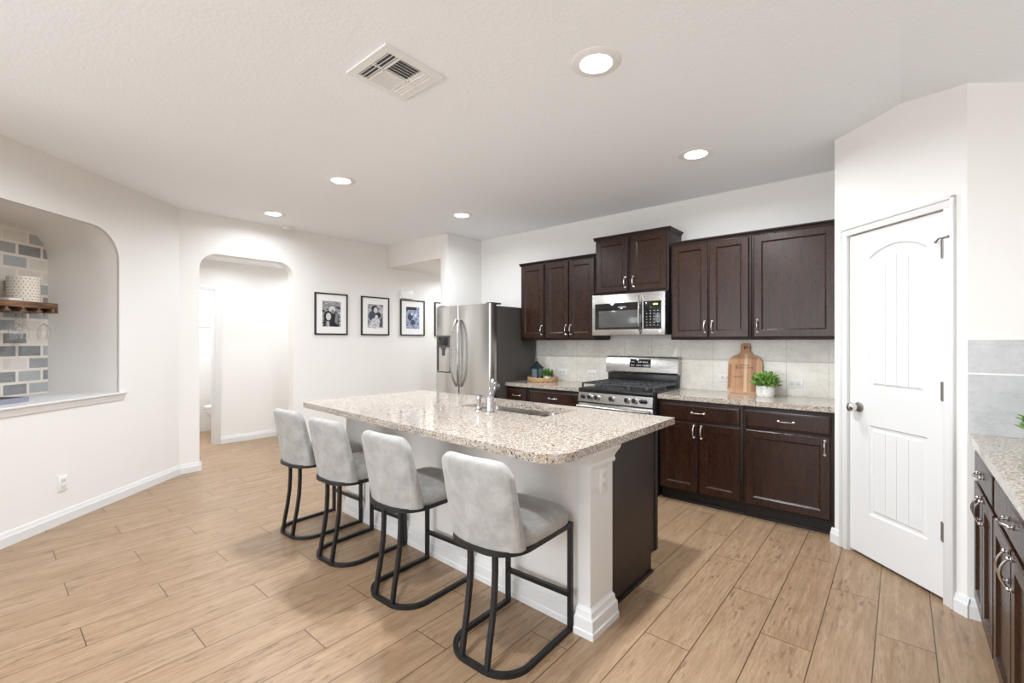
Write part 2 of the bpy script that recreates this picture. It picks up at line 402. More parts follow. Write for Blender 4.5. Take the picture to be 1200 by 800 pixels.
# ------------------------------------------------------------------ room shell
H = 2.74
HX = -5.66                               # picture wall plane
LW = (HX, 1.345); LANG = -math.radians(48.0)      # left wall starts at the corner; its x runs toward the camera, +y into the room
LD = Vector((math.cos(LANG), math.sin(LANG))); LN = Vector((-LD.y, LD.x))
def lw(s, y=0): p = Vector(LW)+LD*s+LN*y; return (p.x, p.y)
PA = (-.345, 3.795); PANG = -PI/4        # pantry wall: x runs along the wall, +y away from the room
KY = 4.45                                # kitchen wall plane

struct('floor', MB().box(-9.2, 1.6, -3.7, 6.3, -.08, 0), M['floor'], smooth=0)
b = MB(); b.prism([(HX-.14, H), (0, H), (1.2, H-.335*1.2), (1.2, H+.12), (HX-.14, H+.12)], -3.7, KY+.1, 'xz')
struct('ceiling', b, M['ceil'], smooth=0)
struct('wall_kitchen', MB().box(-4.42, -.345, KY, KY+.12, 0, H), M['wall'])
struct('wall_fridge_side', MB().box(-4.49, -4.35, 3.84, 6.1, 0, H, .012), M['wall'])
struct('ceiling_hallway', MB().box(HX, -4.488, 3.84, 6.1, 2.435, H+.02, .006), M['wall'])
struct('wall_hallway_end', MB().box(HX, -4.49, 6.1, 6.2, 0, 2.5), M['wall'])
# picture wall with the arched opening
def arch(y0, y1, zt, r):
    return [(y0, -.001)] + [(y0, .0)][:0] + arc_pts(y0+r, zt-r, r, 180, 90) + arc_pts(y1-r, zt-r, r, 90, 0) + [(y1, -.001)]
AY0, AY1, AZ, AR = 1.522, 2.505, 2.322, .17
def arch_wall(mb, x0, x1, ya, yb, zt):
    pts = [(ya, 0), (AY0, 0)] + arc_pts(AY0+AR, AZ-AR, AR, 180, 90) + arc_pts(AY1-AR, AZ-AR, AR, 90, 0) + [(AY1, 0), (yb, 0), (yb, zt), (ya, zt)]
    return mb.prism(pts, x0, x1, 'yz')
struct('wall_pictures', arch_wall(MB(), HX-.14, HX, 1.20, 6.1, H), M['wall'])
# vestibule behind the arch
HB = -6.92
struct('wall_vestibule', MB().holed([(.3, 0), (1.24, 0), (1.24, 2.05), (2.04, 2.05), (2.04, 0), (4.0, 0), (4.0, 2.46), (.3, 2.46)], [], HB-.12, HB, 'yz'), M['wall'])
struct('ceiling_vestibule', MB().box(HB-.1, HX-.139, .2, 4.0, 2.44, 2.54), M['ceil'])
struct('wall_vestibule_left', MB().box(HB, HX-.14, .3, .42, 0, 2.45), M['wall'])
struct('wall_vestibule_right', MB().box(HB, HX-.14, 3.9, 4.0, 0, 2.45), M['wall'])
b = MB(); CW = .06
for y0, y1, z0, z1 in ((2.04-.005, 2.04+CW, 0, 2.05+CW), (1.24-CW, 1.24+.005, 0, 2.05+CW), (1.24, 2.04, 2.05-.005, 2.05+CW)): b.box(HB-.002, HB+.016, y0, y1, z0, z1, .004)
b.box(HB-.125, HB+.004, 2.028, 2.042, 0, 2.05)
struct('trim_bathroom_casing', b, M['trim'])
# bathroom
struct('wall_bathroom', MB().holed([(.9, 0), (3.3, 0), (3.3, 2.45), (.9, 2.45)], [[(1.6, 1.64), (2.75, 1.64), (2.75, 2.06), (1.6, 2.06)]], -8.22, -8.10, 'yz'), M['trim'])
struct('wall_bathroom_left', MB().box(-8.1, HB-.12, .9, 1.0, 0, 2.45), M['wall'])
struct('wall_bathroom_right', MB().box(-8.1, HB-.12, 3.2, 3.3, 0, 2.45), M['wall'])
struct('ceiling_bathroom', MB().box(-8.2, HB-.1, .9, 3.3, 2.44, 2.54), M['ceil'])
w = struct('window_1', MB().holed([(1.56, 1.60), (2.79, 1.60), (2.79, 2.10), (1.56, 2.10)], [[(1.63, 1.67), (2.72, 1.67), (2.72, 2.03), (1.63, 2.03)]], -8.12, -8.085, 'yz'), M['trim'])
MB().box(-8.13, -8.12, 1.6, 2.75, 1.64, 2.06).build('pane', M['pane_lit'], w)
area_light('hallway_fill_light', (-5.07, 5.0, 2.42), (0, 0, 0), .13, .13, 9, (.90, .95, 1), 'DISK', math.radians(165))  # added hallway fill, brightens the right part of the picture wall
area_light('bathroom_lamp', (-7.55, 1.9, 2.40), (0, 0, 0), .4, .4, 14)
# left wall with the bar niche
NS0, NS1, NZ0, NZ1, NR, ND = .739, 2.02, .925, 2.322, .26, .61
niche = [(NS0, NZ0)] + arc_pts(NS0+NR, NZ1-NR, NR, 180, 90, 14) + arc_pts(NS1-NR, NZ1-NR, NR, 90, 0, 14) + [(NS1, NZ0)]
b = MB(); b.holed([(-.12, 0), (3.0, 0), (3.0, H), (-.12, H)], [niche], -.02, 0, 'xz')
n = len(niche); tmp = bmesh.new()
A = [tmp.verts.new((p[0], -.01, p[1])) for p in niche]; B = [tmp.verts.new((p[0], -ND, p[1])) for p in niche]
for k in range(n): tmp.faces.new((A[k], A[(k+1) % n], B[(k+1) % n], B[k]))
b.merge(tmp)
struct('wall_left', b, M['wall'], loc=(LW[0], LW[1], 0), rot=LANG)
struct('wall_niche_tile', MB().prism([(NS0-.01, NZ0-.01), (NS1+.01, NZ0-.01), (NS1+.01, NZ1+.01), (NS0-.01, NZ1+.01)], -ND-.03, -ND+.002, 'xz'), M['mosaic'], loc=(LW[0], LW[1], 0), rot=LANG)
b = MB(); b.box(NS0-.055, NS1+.055, -.01, .032, NZ0-.012, NZ0+.006, .006); b.box(NS0, NS1, -ND, 0, NZ0-.02, NZ0+.005)
b.prism([(.0, NZ0-.012), (.022, NZ0-.012), (.018, NZ0-.035), (.012, NZ0-.048), (.010, NZ0-.062), (.0, NZ0-.065)], NS0-.04, NS1+.04, 'yz')
struct('trim_niche_sill', b, M['trim'], loc=(LW[0], LW[1], 0), rot=LANG)
# living room behind the camera
ex, ey = lw(2.98)
struct('wall_living_left', MB().holed([(-3.6, 0), (-3.0, 0), (-3.0, 2.15), (-.8, 2.15), (-.8, 0), (ey+.08, 0), (ey+.08, H), (-3.6, H)], [], ex-.64, ex-.52, 'yz'), M['wall'])
struct('wall_living_return', MB().box(ex-.64, ex+.02, ey-.02, ey+.08, 0, H), M['wall'])
struct('wall_right', MB().box(.92, 1.04, -3.6, 3.21, 0, H), M['wall'])
struct('wall_back', MB().holed([(ex-.64, 0), (1.04, 0), (1.04, H), (ex-.64, H)], [[(-3.9, .35), (-2.1, .35), (-2.1, 2.35), (-3.9, 2.35)], [(-1.75, .35), (.05, .35), (.05, 2.35), (-1.75, 2.35)]], -3.62, -3.5, 'xz'), M['wall'])
# pantry block: diagonal wall with a door recess, then the wall behind the right-hand counter
def pw(s, y=0): return (PA[0]+(s+y)*math.sqrt(.5), PA[1]+(y-s)*math.sqrt(.5))
DS0, DS1, DZ = .114, .733, 2.062
PB = (.25, 3.20)
def pantry_poly(notch):
    mid = [pw(DS0), pw(DS0, .06), pw(DS1, .06), pw(DS1)] if notch else []
    return [(-.345, 4.57), PA] + mid + [PB, (1.3, 3.20), (1.3, 4.57)]
b = MB(); b.prism(pantry_poly(True), 0, DZ); b.prism(pantry_poly(False), DZ, H)
struct('wall_pantry', b, M['wall'], smooth=0)
struct('wall_tile_right', MB().box(.252, .92, 3.188, 3.20, .914, 1.378), M['marble'])
struct('wall_backsplash', MB().box(-3.50, -.346, KY-.010, KY, .905, 1.40), M['splash'])
# baseboards: profile swept along straight runs
BASE = [(0, 0), (.017, 0), (.017, .062), (.012, .070), (.011, .082), (.006, .095), (0, .097)]
def baseboard(name, p, q, side=1, prof=BASE, ext=(0, 0), mb=None):
    d = Vector((q[0]-p[0], q[1]-p[1])); L = d.length; a = math.atan2(d.y, d.x)
    mm = MB() if mb is None else mb
    t2 = bmesh.new(); A = [t2.verts.new((-ext[0]+(x*.0), side*x, z)) for x, z in prof]; B = [t2.verts.new((L+ext[1], side*x, z)) for x, z in prof]
    n = len(prof); t2.faces.new(A); t2.faces.new(B[::-1])
    for k in range(n): t2.faces.new((A[k], B[k], B[(k+1) % n], A[(k+1) % n]))
    bmesh.ops.recalc_face_normals(t2, faces=t2.faces)
    mm.merge(t2, TR(p[0], p[1], 0) @ RZ(a))
    return struct(name, mm, M['trim']) if mb is None else mm
baseboard('baseboard_left', lw(-.0), lw(2.95), 1)
baseboard('baseboard_pictures', (HX, AY1), (HX, 6.1), -1)
b = MB(); baseboard('', (HX, 1.335), (HX, AY0+.0), -1, mb=b, ext=(0, .016)); baseboard('', (HX+.016, AY0), (HX-.14, AY0), -1, mb=b)
struct('baseboard_arch', b, M['trim'])
baseboard('baseboard_arch_jamb', (HX-.14, AY1), (HX+.016, AY1), -1)
baseboard('baseboard_vestibule', (HB, 2.04+CW), (HB, 3.9), -1)
baseboard('baseboard_fridge_side', (-4.35, 3.84), (-4.35, 4.45), -1)
b = MB(); baseboard('', pw(0), pw(.07), -1, mb=b, ext=(.02, 0)); struct('baseboard_pantry_left', b, M['trim'])
b = MB(); baseboard('', pw(.79), pw(.842), -1, mb=b, ext=(0, .015)); baseboard('', (PB[0]-.005, PB[1]), (.30, PB[1]), -1, mb=b)
struct('baseboard_pantry_right', b, M['trim'])

# pantry door
def P3(s, y, z): x, yy = pw(s, y); return (x, yy, z)
b = MB(); cw = .058
for s0, s1, z0, z1 in ((DS0-cw, DS0, 0, DZ), (DS1, DS1+cw, 0, DZ), (DS0-cw, DS1+cw, DZ, DZ+cw)):
    b.box(s0, s1, -.012, .0, z0, z1, .003)
for s0, s1, z0, z1 in ((DS0-cw, DS0-cw+.02, 0, DZ+cw), (DS1+cw-.02, DS1+cw, 0, DZ+cw), (DS0-cw, DS1+cw, DZ+cw-.02, DZ+cw)):
    b.box(s0, s1, -.021, .0, z0, z1, .006)
struct('trim_pantry_casing', b, M['trim'], loc=(PA[0], PA[1], 0), rot=PANG)
def door_slab():
    x0, x1, z0, z1, yf = DS0+.005, DS1-.004, .022, DZ-.006, .008
    bm = MB()
    def arched(i):
        a, c, zb, zs, zp = .262+i, .626-i, 1.078+i, 1.893-i, 1.950-i
        hw = (c-a)/2; rise = zp-zs; R = (hw*hw+rise*rise)/(2*rise); cz = zp-R; th = math.asin(hw/R)
        return [(a, zb), (c, zb)] + [((a+c)/2+R*math.sin(th*(1-2*k/16)), cz+R*math.cos(th*(1-2*k/16))) for k in range(17)]
    def rect(i): a, c, zb, zt = .262+i, .632-i, .29+i, .848-i; return [(a, zb), (c, zb), (c, zt), (a, zt)]
    tmp = bmesh.new(); es = []; outer = [(x0, z0), (x1, z0), (x1, z1), (x0, z1)]
    def loop(pts, y):
        return [tmp.verts.new((p[0], y, p[1])) for p in pts]
    def edges(vs): return [tmp.edges.new((vs[k], vs[(k+1) % len(vs)])) for k in range(len(vs))]
    o = loop(outer, yf); l1 = loop(arched(0), yf); l2 = loop(rect(0), yf)
    bmesh.ops.triangle_fill(tmp, use_beauty=True, use_dissolve=False, edges=edges(o)+edges(l1)+edges(l2))
    for fn, first in ((arched, l1), (rect, l2)):
        prev = first
        for i, dy in ((.008, .009), (.022, .009), (.034, .003)):
            cur = loop(fn(i), yf+dy); n = len(cur)
            for k in range(n): tmp.faces.new((prev[k], prev[(k+1) % n], cur[(k+1) % n], cur[k]))
            prev = cur
        tmp.faces.new(prev)
    ob = loop(outer, yf+.035); tmp.faces.new(ob)
    for k in range(4): tmp.faces.new((o[k], o[(k+1) % 4], ob[(k+1) % 4], ob[k]))
    bmesh.ops.recalc_face_normals(tmp, faces=tmp.faces)
    bm.merge(tmp)
    return bm
door = struct('door_1', door_slab(), M['trim'], loc=(PA[0], PA[1], 0), rot=PANG, smooth=20)
b = MB()
for z0, z1 in ((1.10, 1.885), (.325, .81)):
    for k in (-1, 0, 1): b.box(.447+k*.073-.0015, .447+k*.073+.0015, .0085, .0112, z0, z1-(.03 if abs(k) and z1 > 1 else 0))
b.build('panel_groove', mat('shallow_white_groove', (.72, .715, .70), .5), door)
b = MB(); T = TR(.192, .006, .951) @ RX(PI/2)
b.lathe([(0, -.002), (.031, -.002), (.031, .004), (.027, .009), (.012, .012), (.011, .030), (0, .030)], (0, 0, 0), 20, T)
rose = b.build('knob_rose', M['bronze'], door)
b = MB(); b.lathe([(0, .028), (.016, .029), (.026, .038), (.029, .052), (.026, .066), (.014, .073), (0, .074)], (0, 0, 0), 20, T)
b.build('door_knob', M['nickel'], door)
for z in (1.857, 1.108, .373):
    b = MB(); b.cyl(.0085, z-.05, z+.05, (.733, -.006, 0), 12); b.box(.713, .731, -.002, .0072, z-.05, z+.05); b.build('hinge', M['bronze'], door)
b = MB(); b.tube([(.700, -.014, 1.897), (.715, -.016, 1.911), (.735, -.016, 1.911), (.762, -.016, 1.912)], .0045, 8); b.ball(.007, (.698, -.014, 1.896)); b.ball(.007, (.764, -.016, 1.912))
b.build('hinge_stop', M['bronze'], door)

# ------------------------------------------------------------------ ceiling fixtures
def downlight(label, x, y, z, power):
    t = thing('ceiling_downlight', label, 'ceiling light', (x, y, z), 0, 'recessed ceiling downlights')
    MB().lathe([(.074, -.002), (.080, -.009), (.112, -.006), (.124, -.001), (.124, .0)], (0, 0, 0), 40).build('trim_ring', M['white'], t)
    MB().lathe([(0, -.0065), (.050, -.006), (.070, -.004), (.076, .0)], (0, 0, 0), 32).build('lens', M['lens'], t)
    l = area_light('downlight_lamp', (0, 0, -.012), (0, 0, 0), .11, .11, power, (.89, .945, 1), 'DISK', math.radians(165)); l.parent = t
names = ['large recessed downlight above the near right end of island', 'recessed downlight above the floor between island and pantry-side cabinets', 'recessed downlight above the far left end of island', 'recessed downlight nearest the soffit above the fridge', 'recessed downlight nearest the smoke detector and arch']
for lab, (x, y, p) in zip(names, CANS[:5]): downlight(lab, x, y, H, p)
for x, y, p in CANS[5:]: area_light('living_room_downlight', (x, y, H-.02), (0, 0, 0), .13, .13, p, (.89, .945, 1), 'DISK', math.radians(165))
downlight('downlight in the low vestibule ceiling seen through the arch', -6.36, 2.16, 2.44, 3.5)
for yy in (.9, 3.2): area_light('vestibule_fill_light', (-6.36, yy, 2.42), (0, 0, 0), .13, .13, 6, (.89, .945, 1), 'DISK', math.radians(165))  # added unseen fill lamps, spread the light along the vestibule
# supply vent
vt = thing('ceiling_vent', 'square white louvred air vent in the ceiling', 'vent', (-1.968, 1.384, H))
R = .173; b = MB(); b.holed([(-R, -R), (R, -R), (R, R), (-R, R)], [[(-.132, -.132), (.132, -.132), (.132, .132), (-.132, .132)]], -.012, -.001)
b.build('frame', M['white'], vt)
MB().box(-.134, .134, -.134, .134, -.0022, -.0008).build('duct_backing', M['vent_dark'], vt)
b = MB()
for yy in (-.068, .068): b.box(-.132, .132, yy-.004, yy+.004, -.014, -.002)
b.box(-.004, .004, -.132, .132, -.014, -.002)
b.build('divider', M['white'], vt)
def louvre(x0, x1, y0, y1, n, along, tilt):
    b = MB()
    for k in range(n):
        f = (k+.5)/n
        if along == 'x':
            c = y0+(y1-y0)*f; b.box(x0, x1, -.0095, .0095, -.0008, .0008, T=TR(0, c, -.009) @ RX(tilt))
        else:
            c = x0+(x1-x0)*f; b.box(-.0095, .0095, y0, y1, -.0008, .0008, T=TR(c, 0, -.009) @ RY(tilt))
    b.build('louvre', M['white'], vt)
for xa, xb in ((-.132, -.005), (.005, .132)):
    louvre(xa, xb, -.132, -.072, 3, 'x', math.radians(38)); louvre(xa, xb, .072, .132, 3, 'x', -math.radians(38))
louvre(.006, .132, -.064, .064, 6, 'y', math.radians(38)); louvre(-.132, -.006, -.064, .064, 6, 'y', -math.radians(38))
sd = thing('smoke_detector', 'small round white smoke detector on ceiling above picture wall', 'smoke detector', (-5.575, 2.40, H))
MB().lathe([(0, -.036), (.035, -.036), (.052, -.030), (.058, -.014), (.058, 0)], (0, 0, 0), 28).build('housing', M['white'], sd)
MB().lathe([(.058, -.010), (.066, -.010), (.066, 0)], (0, 0, 0), 28).build('mounting_ring', M['trim'], sd)
MB().cyl(.006, -.040, -.035, (.02, 0, 0), 10).build('test_button', M['ivory'], sd)

# ------------------------------------------------------------------ outlets
def outlet(label, loc, rot, w=.072, h=.117, horiz=False, blank=False):
    """cover plate facing local -y"""
    t = thing('wall_outlet', label, 'outlet', loc, rot, 'white electrical outlets')
    if horiz: w, h = h, w
    MB().box(-w/2, w/2, -.007, 0, -h/2, h/2, .003).build('cover_plate', M['white'], t)
    for sgn in (-1, 1):
        cx, cz = (sgn*.022, 0) if horiz else (0, sgn*.022)
        r = MB(); r.box(cx-.016, cx+.016, -.0095, -.006, cz-.016, cz+.016, .003); ro = r.build('receptacle', M['ivory'], t)
        s = MB()
        for dx in (-.006, .006):
            if horiz: s.box(cx-.005, cx+.003, -.0098, -.009, cz+dx-.001, cz+dx+.001)
            else: s.box(cx+dx-.001, cx+dx+.001, -.0098, -.009, cz-.003, cz+.005)
        s.build('slots', M['slot'], ro)
x, y = lw(1.256); outlet('white outlet low on the left wall under the bar niche', (x, y, .30), LANG+PI)
for lab, x, z in (('white outlet on backsplash right of the wicker tray', -3.01, 1.015), ('white outlet on backsplash just left of the range', -2.615, 1.014), ('white outlet half hidden behind the wooden cutting board', -1.225, 1.04), ('white outlet on backsplash right of the potted plant', -.674, 1.018)):
    outlet(lab, (x, KY-.010, z), 0, horiz=True)
outlet('white outlet on the side of the island end post', (-1.10, 1.965, .70), PI/2)
ch = tag(MB().box(0, .035, -.115, .115, -.062, .062, .006).build('door_chime', M['white'], loc=(HX, 4.17, 2.072)), 'small white door chime box above the third framed picture', 'door chime')

# ------------------------------------------------------------------ framed pictures
def ell(b, cx, cz, rx, rz, x, n=20, rot=0):
    pts = []
    for k in range(n):
        a = 2*PI*k/n; u, v = rx*math.cos(a), rz*math.sin(a); pts.append((x, cx+u*math.cos(rot)-v*math.sin(rot), cz+u*math.sin(rot)+v*math.cos(rot)))
    b.poly(pts)
def picture(label, yc, kind):
    t = thing('picture_frame', label, 'picture', (HX, yc, 1.458), 0, 'black framed photographs in a row')
    w, h, fw = .225, .54, .018
    MB().holed([(-w, 0), (w, 0), (w, h), (-w, h)], [[(-w+fw, fw), (w-fw, fw), (w-fw, h-fw), (-w+fw, h-fw)]], .001, .022, 'yz').build('frame', M['frame_black'], t)
    MB().box(.001, .012, -w+.01, w-.01, .01, h-.01).build('mat_board', M['paper'], t)
    pw_, z0, z1 = .125, .105, .435
    b = MB(); b.use(M['photo_'+kind]); b.box(.012, .0128, -pw_, pw_, z0, z1); X = .0132
    def e(m, *a):
        nonlocal X
        X += .00012; b.use(M[m]); ell(b, a[0], a[1], a[2], a[3], X, 22, a[4] if len(a) > 4 else 0)
    def q(m, pts):
        nonlocal X
        X += .00012; b.use(M[m]); b.poly([(X, y, z) for y, z in pts])
    if kind == 'a':
        q('photo_dark', [(-.01, z0), (.10, z0), (.095, .26), (.06, .32), (.02, .31), (-.01, .22)])
        q('photo_grey', [(.04, .17), (.085, .13), (.09, .26), (.06, .30)])
        e('photo_grey', .005, .345, .052, .050); e('photo_light', .008, .325, .046, .048, .4); e('photo_grey', .02, .30, .022, .03, .4)
        e('photo_dark', -.045, .235, .062, .075); q('photo_dark', [(-.11, z0), (.0, z0), (.012, .24), (-.10, .24)])
        e('photo_light', -.042, .235, .034, .048); q('photo_grey', [(-.085, z0), (-.02, z0), (-.03, .175), (-.075, .18)])
        e('photo_dark', -.055, .245, .006, .003); e('photo_dark', -.031, .245, .006, .003); e('photo_grey', -.042, .212, .012, .004)
        q('photo_light', [(-.055, z0), (-.04, z0), (-.045, .17), (-.06, .17)])
    elif kind == 'b':
        e('photo_dark', -.015, .375, .052, .045); q('photo_dark', [(-.075, .26), (.01, .24), (.02, .37), (-.06, .36)])
        e('photo_light', .000, .352, .030, .042, -.15); e('photo_navy', -.05, .27, .06, .07); e('photo_dark', .045, .285, .042, .040)
        e('photo_light', .015, .262, .024, .026); e('photo_d', .0, .17, .085, .075); q('photo_d', [(-.10, z0), (.09, z0), (.085, .17), (-.08, .18)])
        q('photo_navy', [(.06, .12), (.11, .12), (.11, .26), (.08, .25)])
    elif kind == 'c':
        q('photo_dark', [(-.12, .39), (.07, .39), (.07, .432), (-.12, .432)]); e('photo_navy', -.05, .28, .045, .05); e('photo_navy', .0, .20, .05, .04); e('photo_light', .05, .31, .02, .025); e('photo_light', -.02, .33, .018, .022)
    b.build('photograph', None, t, smooth=0)
picture('first black framed photo right of the arch, two people in black and white', 2.99, 'a')
picture('second black framed photo, person holding a child in a dotted dress', 3.643, 'b')
picture('third black framed photo, bluish print with a dark band', 4.289, 'c')
picture('fourth black framed photo, mostly hidden behind fridge edge', 4.943, 'c')

# ------------------------------------------------------------------ cabinets
def pull(parent, cx, cz, y, vertical, L=.098):
    """arched pull on a door or drawer front whose face is at y, facing -y"""
    h = L/2; pts = []
    for k in range(11):
        u = -1+2*k/10; d = .010+.020*(1-u*u)
        pts.append((cx, y-d, cz+u*h) if vertical else (cx+u*h, y-d, cz))
    b = MB(); b.tube(pts, [.0038+.0014*(1-abs(-1+2*k/10)) for k in range(11)], 10, up=(1, 0, 0) if vertical else (0, 0, 1))
    for u in (-1, 1):
        c = (cx, y, cz+u*h) if vertical else (cx+u*h, y, cz)
        b.lathe([(0, -.001), (.0085, -.001), (.0095, .003), (.006, .006), (.006, .014), (0, .016)], c, 12, RX(PI/2))
        b.ball(.0075, (c[0], y-.012, c[2]), 10)
    b.build('handle', M['nickel'], parent)
def cab_door(parent, x0, x1, z0, z1, hx, hz, y=-.020):
    b = MB(); fw = .054
    b.rings(x0, x1, z0, z1, [(0, -.001), (0, y+.004), (.004, y), (fw, y), (fw+.003, y+.002), (fw+.010, y+.009), (fw+.012, y+.010)])
    d = b.build('door', M['espresso'], parent, smooth=25); pull(d, hx, hz, y, True); return d
def cab_drawer(parent, x0, x1, z0, z1, y=-.020):
    b = MB(); b.rings(x0, x1, z0, z1, [(0, -.001), (0, y+.007), (.004, y+.004), (.013, y+.001), (.018, y), (.02, y)])
    d = b.build('drawer', M['espresso'], parent, smooth=25); pull(d, (x0+x1)/2, (z0+z1)/2, y, False); return d
def upper_cabinet(label, x0, x1, z0, z1, doors, handles, crown=(1, 1), depth=.32):
    """face frame at local y=0, doors in front of it; handles: x offsets of pulls"""
    t = thing('wall_cabinet', label, 'cabinet', (x0, KY-depth, z0), 0, 'dark wall cabinets'); W, Hh = x1-x0, z1-z0
    MB().box(0, W, 0, depth-.001, 0, Hh-.02, .002).build('carcass', M['espresso_box'], t)
    for (a, c), hx in zip(doors, handles): cab_door(t, a-x0, c-x0, .022, Hh-.040, hx-x0, .022+.022+.055+.012)
    b = MB(); pr = [(0, Hh-.032), (-.003, Hh-.032), (-.005, Hh-.022), (-.012, Hh-.014), (-.018, Hh-.010), (-.020, Hh), (0, Hh)]
    L0, L1 = (.019 if crown[0] else 0), (.019 if crown[1] else 0)
    b.prism(pr, -L0, W+L1, 'yz')
    for on, xe, sg in ((crown[0], 0, -1), (crown[1], W, 1)):
        if on: b.prism([(xe-sg*.004, Hh-.032), (xe+sg*.003, Hh-.032), (xe+sg*.005, Hh-.022), (xe+sg*.012, Hh-.014), (xe+sg*.018, Hh-.010), (xe+sg*.020, Hh), (xe-sg*.004, Hh)], -.019, depth-.001, 'xz')
    b.box(0, W, 0, depth-.001, Hh-.021, Hh-.001)
    b.build('crown_moulding', M['espresso_box'], t)
UZ0, UZ1 = 1.385, 2.275
upper_cabinet('narrow single-door dark wall cabinet beside the fridge', -3.385, -3.035, UZ0, UZ1, [(-3.372, -3.048)], [-3.072], (1, 0))
upper_cabinet('two-door dark wall cabinet left of the microwave', -3.033, -2.395, UZ0, UZ1, [(-3.018, -2.722), (-2.708, -2.405)], [-2.745, -2.685], (0, 0))
upper_cabinet('short raised two-door dark cabinet above the microwave', -2.393, -1.628, 1.838, 2.43, [(-2.378, -2.028), (-1.995, -1.643)], [-2.056, -1.967], (1, 1))
upper_cabinet('two-door dark wall cabinet right of the microwave', -1.606, -.938, UZ0, UZ1, [(-1.590, -1.278), (-1.264, -.955)], [-1.302, -1.240], (0, 0))
upper_cabinet('wide single-door dark wall cabinet beside the pantry wall', -.936, -.352, UZ0, UZ1, [(-.915, -.370)], [-.888], (0, 0))

def base_cabinet(label, x0, y, rot, W, doors, handles, depth=.57, drawers=None, sid=''):
    """local x along the front, front at y=0 facing -y"""
    t = thing('base_cabinet', label, 'cabinet', (x0, y, 0) if rot == 0 else (x0, y, 0), rot, 'dark base cabinets')
    b = MB(); b.box(0, W, 0, depth, .105, .874, .0015); b.build('carcass', M['espresso_box'], t)
    b = MB(); b.box(0, W, .060, depth, .0, .106); b.box(0, W, .047, .062, 0, .018, .004); b.build('toe_kick', M['toe'], t)
    for a, c in (drawers or [(.018, W-.018)]): cab_drawer(t, a, c, .708, .846)
    for (a, c), hx in zip(doors, handles): cab_door(t, a, c, .122, .690, hx, .622)
BY = 3.878
base_cabinet('narrow dark base cabinet beside the fridge', -3.380, BY, 0, .300, [(.012, .288)], [.26])
base_cabinet('dark base cabinet with wide drawer left of the range', -3.078, BY, 0, .675, [(.018, .332), (.345, .657)], [.305, .372])
base_cabinet('two-door dark base cabinet right of the range', -1.612, BY, 0, .672, [(.015, .330), (.344, .655)], [.303, .363])
base_cabinet('wide single-door dark base cabinet beside the pantry wall', -.938, BY, 0, .585, [(.018, .560)], [.530])
RXF = .292
base_cabinet('dark base cabinet in right foreground nearest the pantry door', RXF, 3.185, -PI/2, .615, [(.012, .302), (.314, .603)], [.272, .344], .60)
base_cabinet('dark base cabinet at the right edge of the photo', RXF, 2.568, -PI/2, .76, [(.012, .372), (.386, .748)], [.342, .416], .60)

def counter(name, label, poly, z0=.876, z1=.914, group=None, hole=None):
    b = MB(); b.holed(poly, [hole] if hole else [], z0, z1)
    return tag(b.build(name, M['granite'], smooth=0), label, 'countertop', group)
CF = 3.842
counter('countertop', 'speckled granite worktop left of the range', [(-3.384, CF), (-2.400, CF), (-2.400, KY-.011), (-3.384, KY-.011)], group='granite worktops')
counter('countertop', 'speckled granite worktop between range and pantry wall', [(-1.614, CF), (-.348, CF), (-.348, KY-.011), (-1.614, KY-.011)], group='granite worktops')
counter('countertop', 'speckled granite worktop at the right edge of the photo', [(.258, 1.79), (.917, 1.79), (.917, 3.187), (.258, 3.187)], group='granite worktops')

# ------------------------------------------------------------------ island
isl = thing('kitchen_island', 'white half-wall kitchen island with dark cabinet end', 'island', (-2.25, 2.2, 0)); IX, IY = -2.25, 2.2
def iw(pts): return [(x-IX, y-IY) for x, y in pts]
MB().prism(iw([(-3.40, 1.925), (-1.16, 1.868), (-1.16, 2.06), (-3.40, 2.06)]), 0, .874).build('half_wall', M['wall'], isl)  # white half wall backing the island, kept as one of its parts
MB().prism(iw([(-1.166, 1.850), (-1.10, 1.850), (-1.10, 2.062), (-1.166, 2.062)]), 0, .875).build('end_post', M['trim'], isl)
def ring_mould(name, x0, x1, y0, y1, prof, LF=1.):
    """moulding wrapped round a rectangular post: prof = [(out, z)]"""
    b = MB(); b.loft([[(x0-o*LF-IX, y0-o-IY, z), (x1+o-IX, y0-o-IY, z), (x1+o-IX, y1+o*.5-IY, z), (x0-o*LF-IX, y1+o*.5-IY, z)] for o, z in prof]); return b.build(name, M['trim'], isl, smooth=18)
ring_mould('post_cap', -1.166, -1.10, 1.85, 2.055, [(0, .775), (.014, .777), (.017, .788), (.012, .800), (.020, .818), (.034, .838), (.040, .850), (.040, .8755)])
ring_mould('post_base', -1.166, -1.10, 1.85, 2.055, [(.033, 0), (.033, .028), (.028, .034), (.026, .082), (.018, .088), (.014, .104), (.014, .112), (.004, .122), (.001, .128)], LF=.25)
b = MB(); a0 = (-3.40, 1.925); a1 = (-1.166, 1.8685)
IB = [(0, 0), (.022, 0), (.022, .028), (.018, .034), (.017, .082), (.012, .088), (.011, .108), (.004, .120), (0, .125)]
baseboard('', (a0[0]-IX, a0[1]-IY), (a1[0]-IX, a1[1]-IY), -1, IB, mb=b); baseboard('', (-3.40-IX, 2.06-IY), (-3.40-IX, 1.925-IY), -1, IB, mb=b, ext=(0, .02)); b.build('base_moulding', M['trim'], isl)
sidep = [(2.058-IY, .0), (2.605-IY, .0), (2.605-IY, .105), (2.672-IY, .105), (2.672-IY, .874), (2.058-IY, .874)]
for x0, x1 in ((-1.155, -1.135), (-3.40, -3.38)): MB().prism(sidep, x0-IX, x1-IX, 'yz').build('side_panel', M['island_dark'], isl)
b = MB(); b.box(-3.38-IX, -1.155-IX, 2.650-IY, 2.672-IY, .105, .874); b.build('cabinet_face', M['espresso_box'], isl)
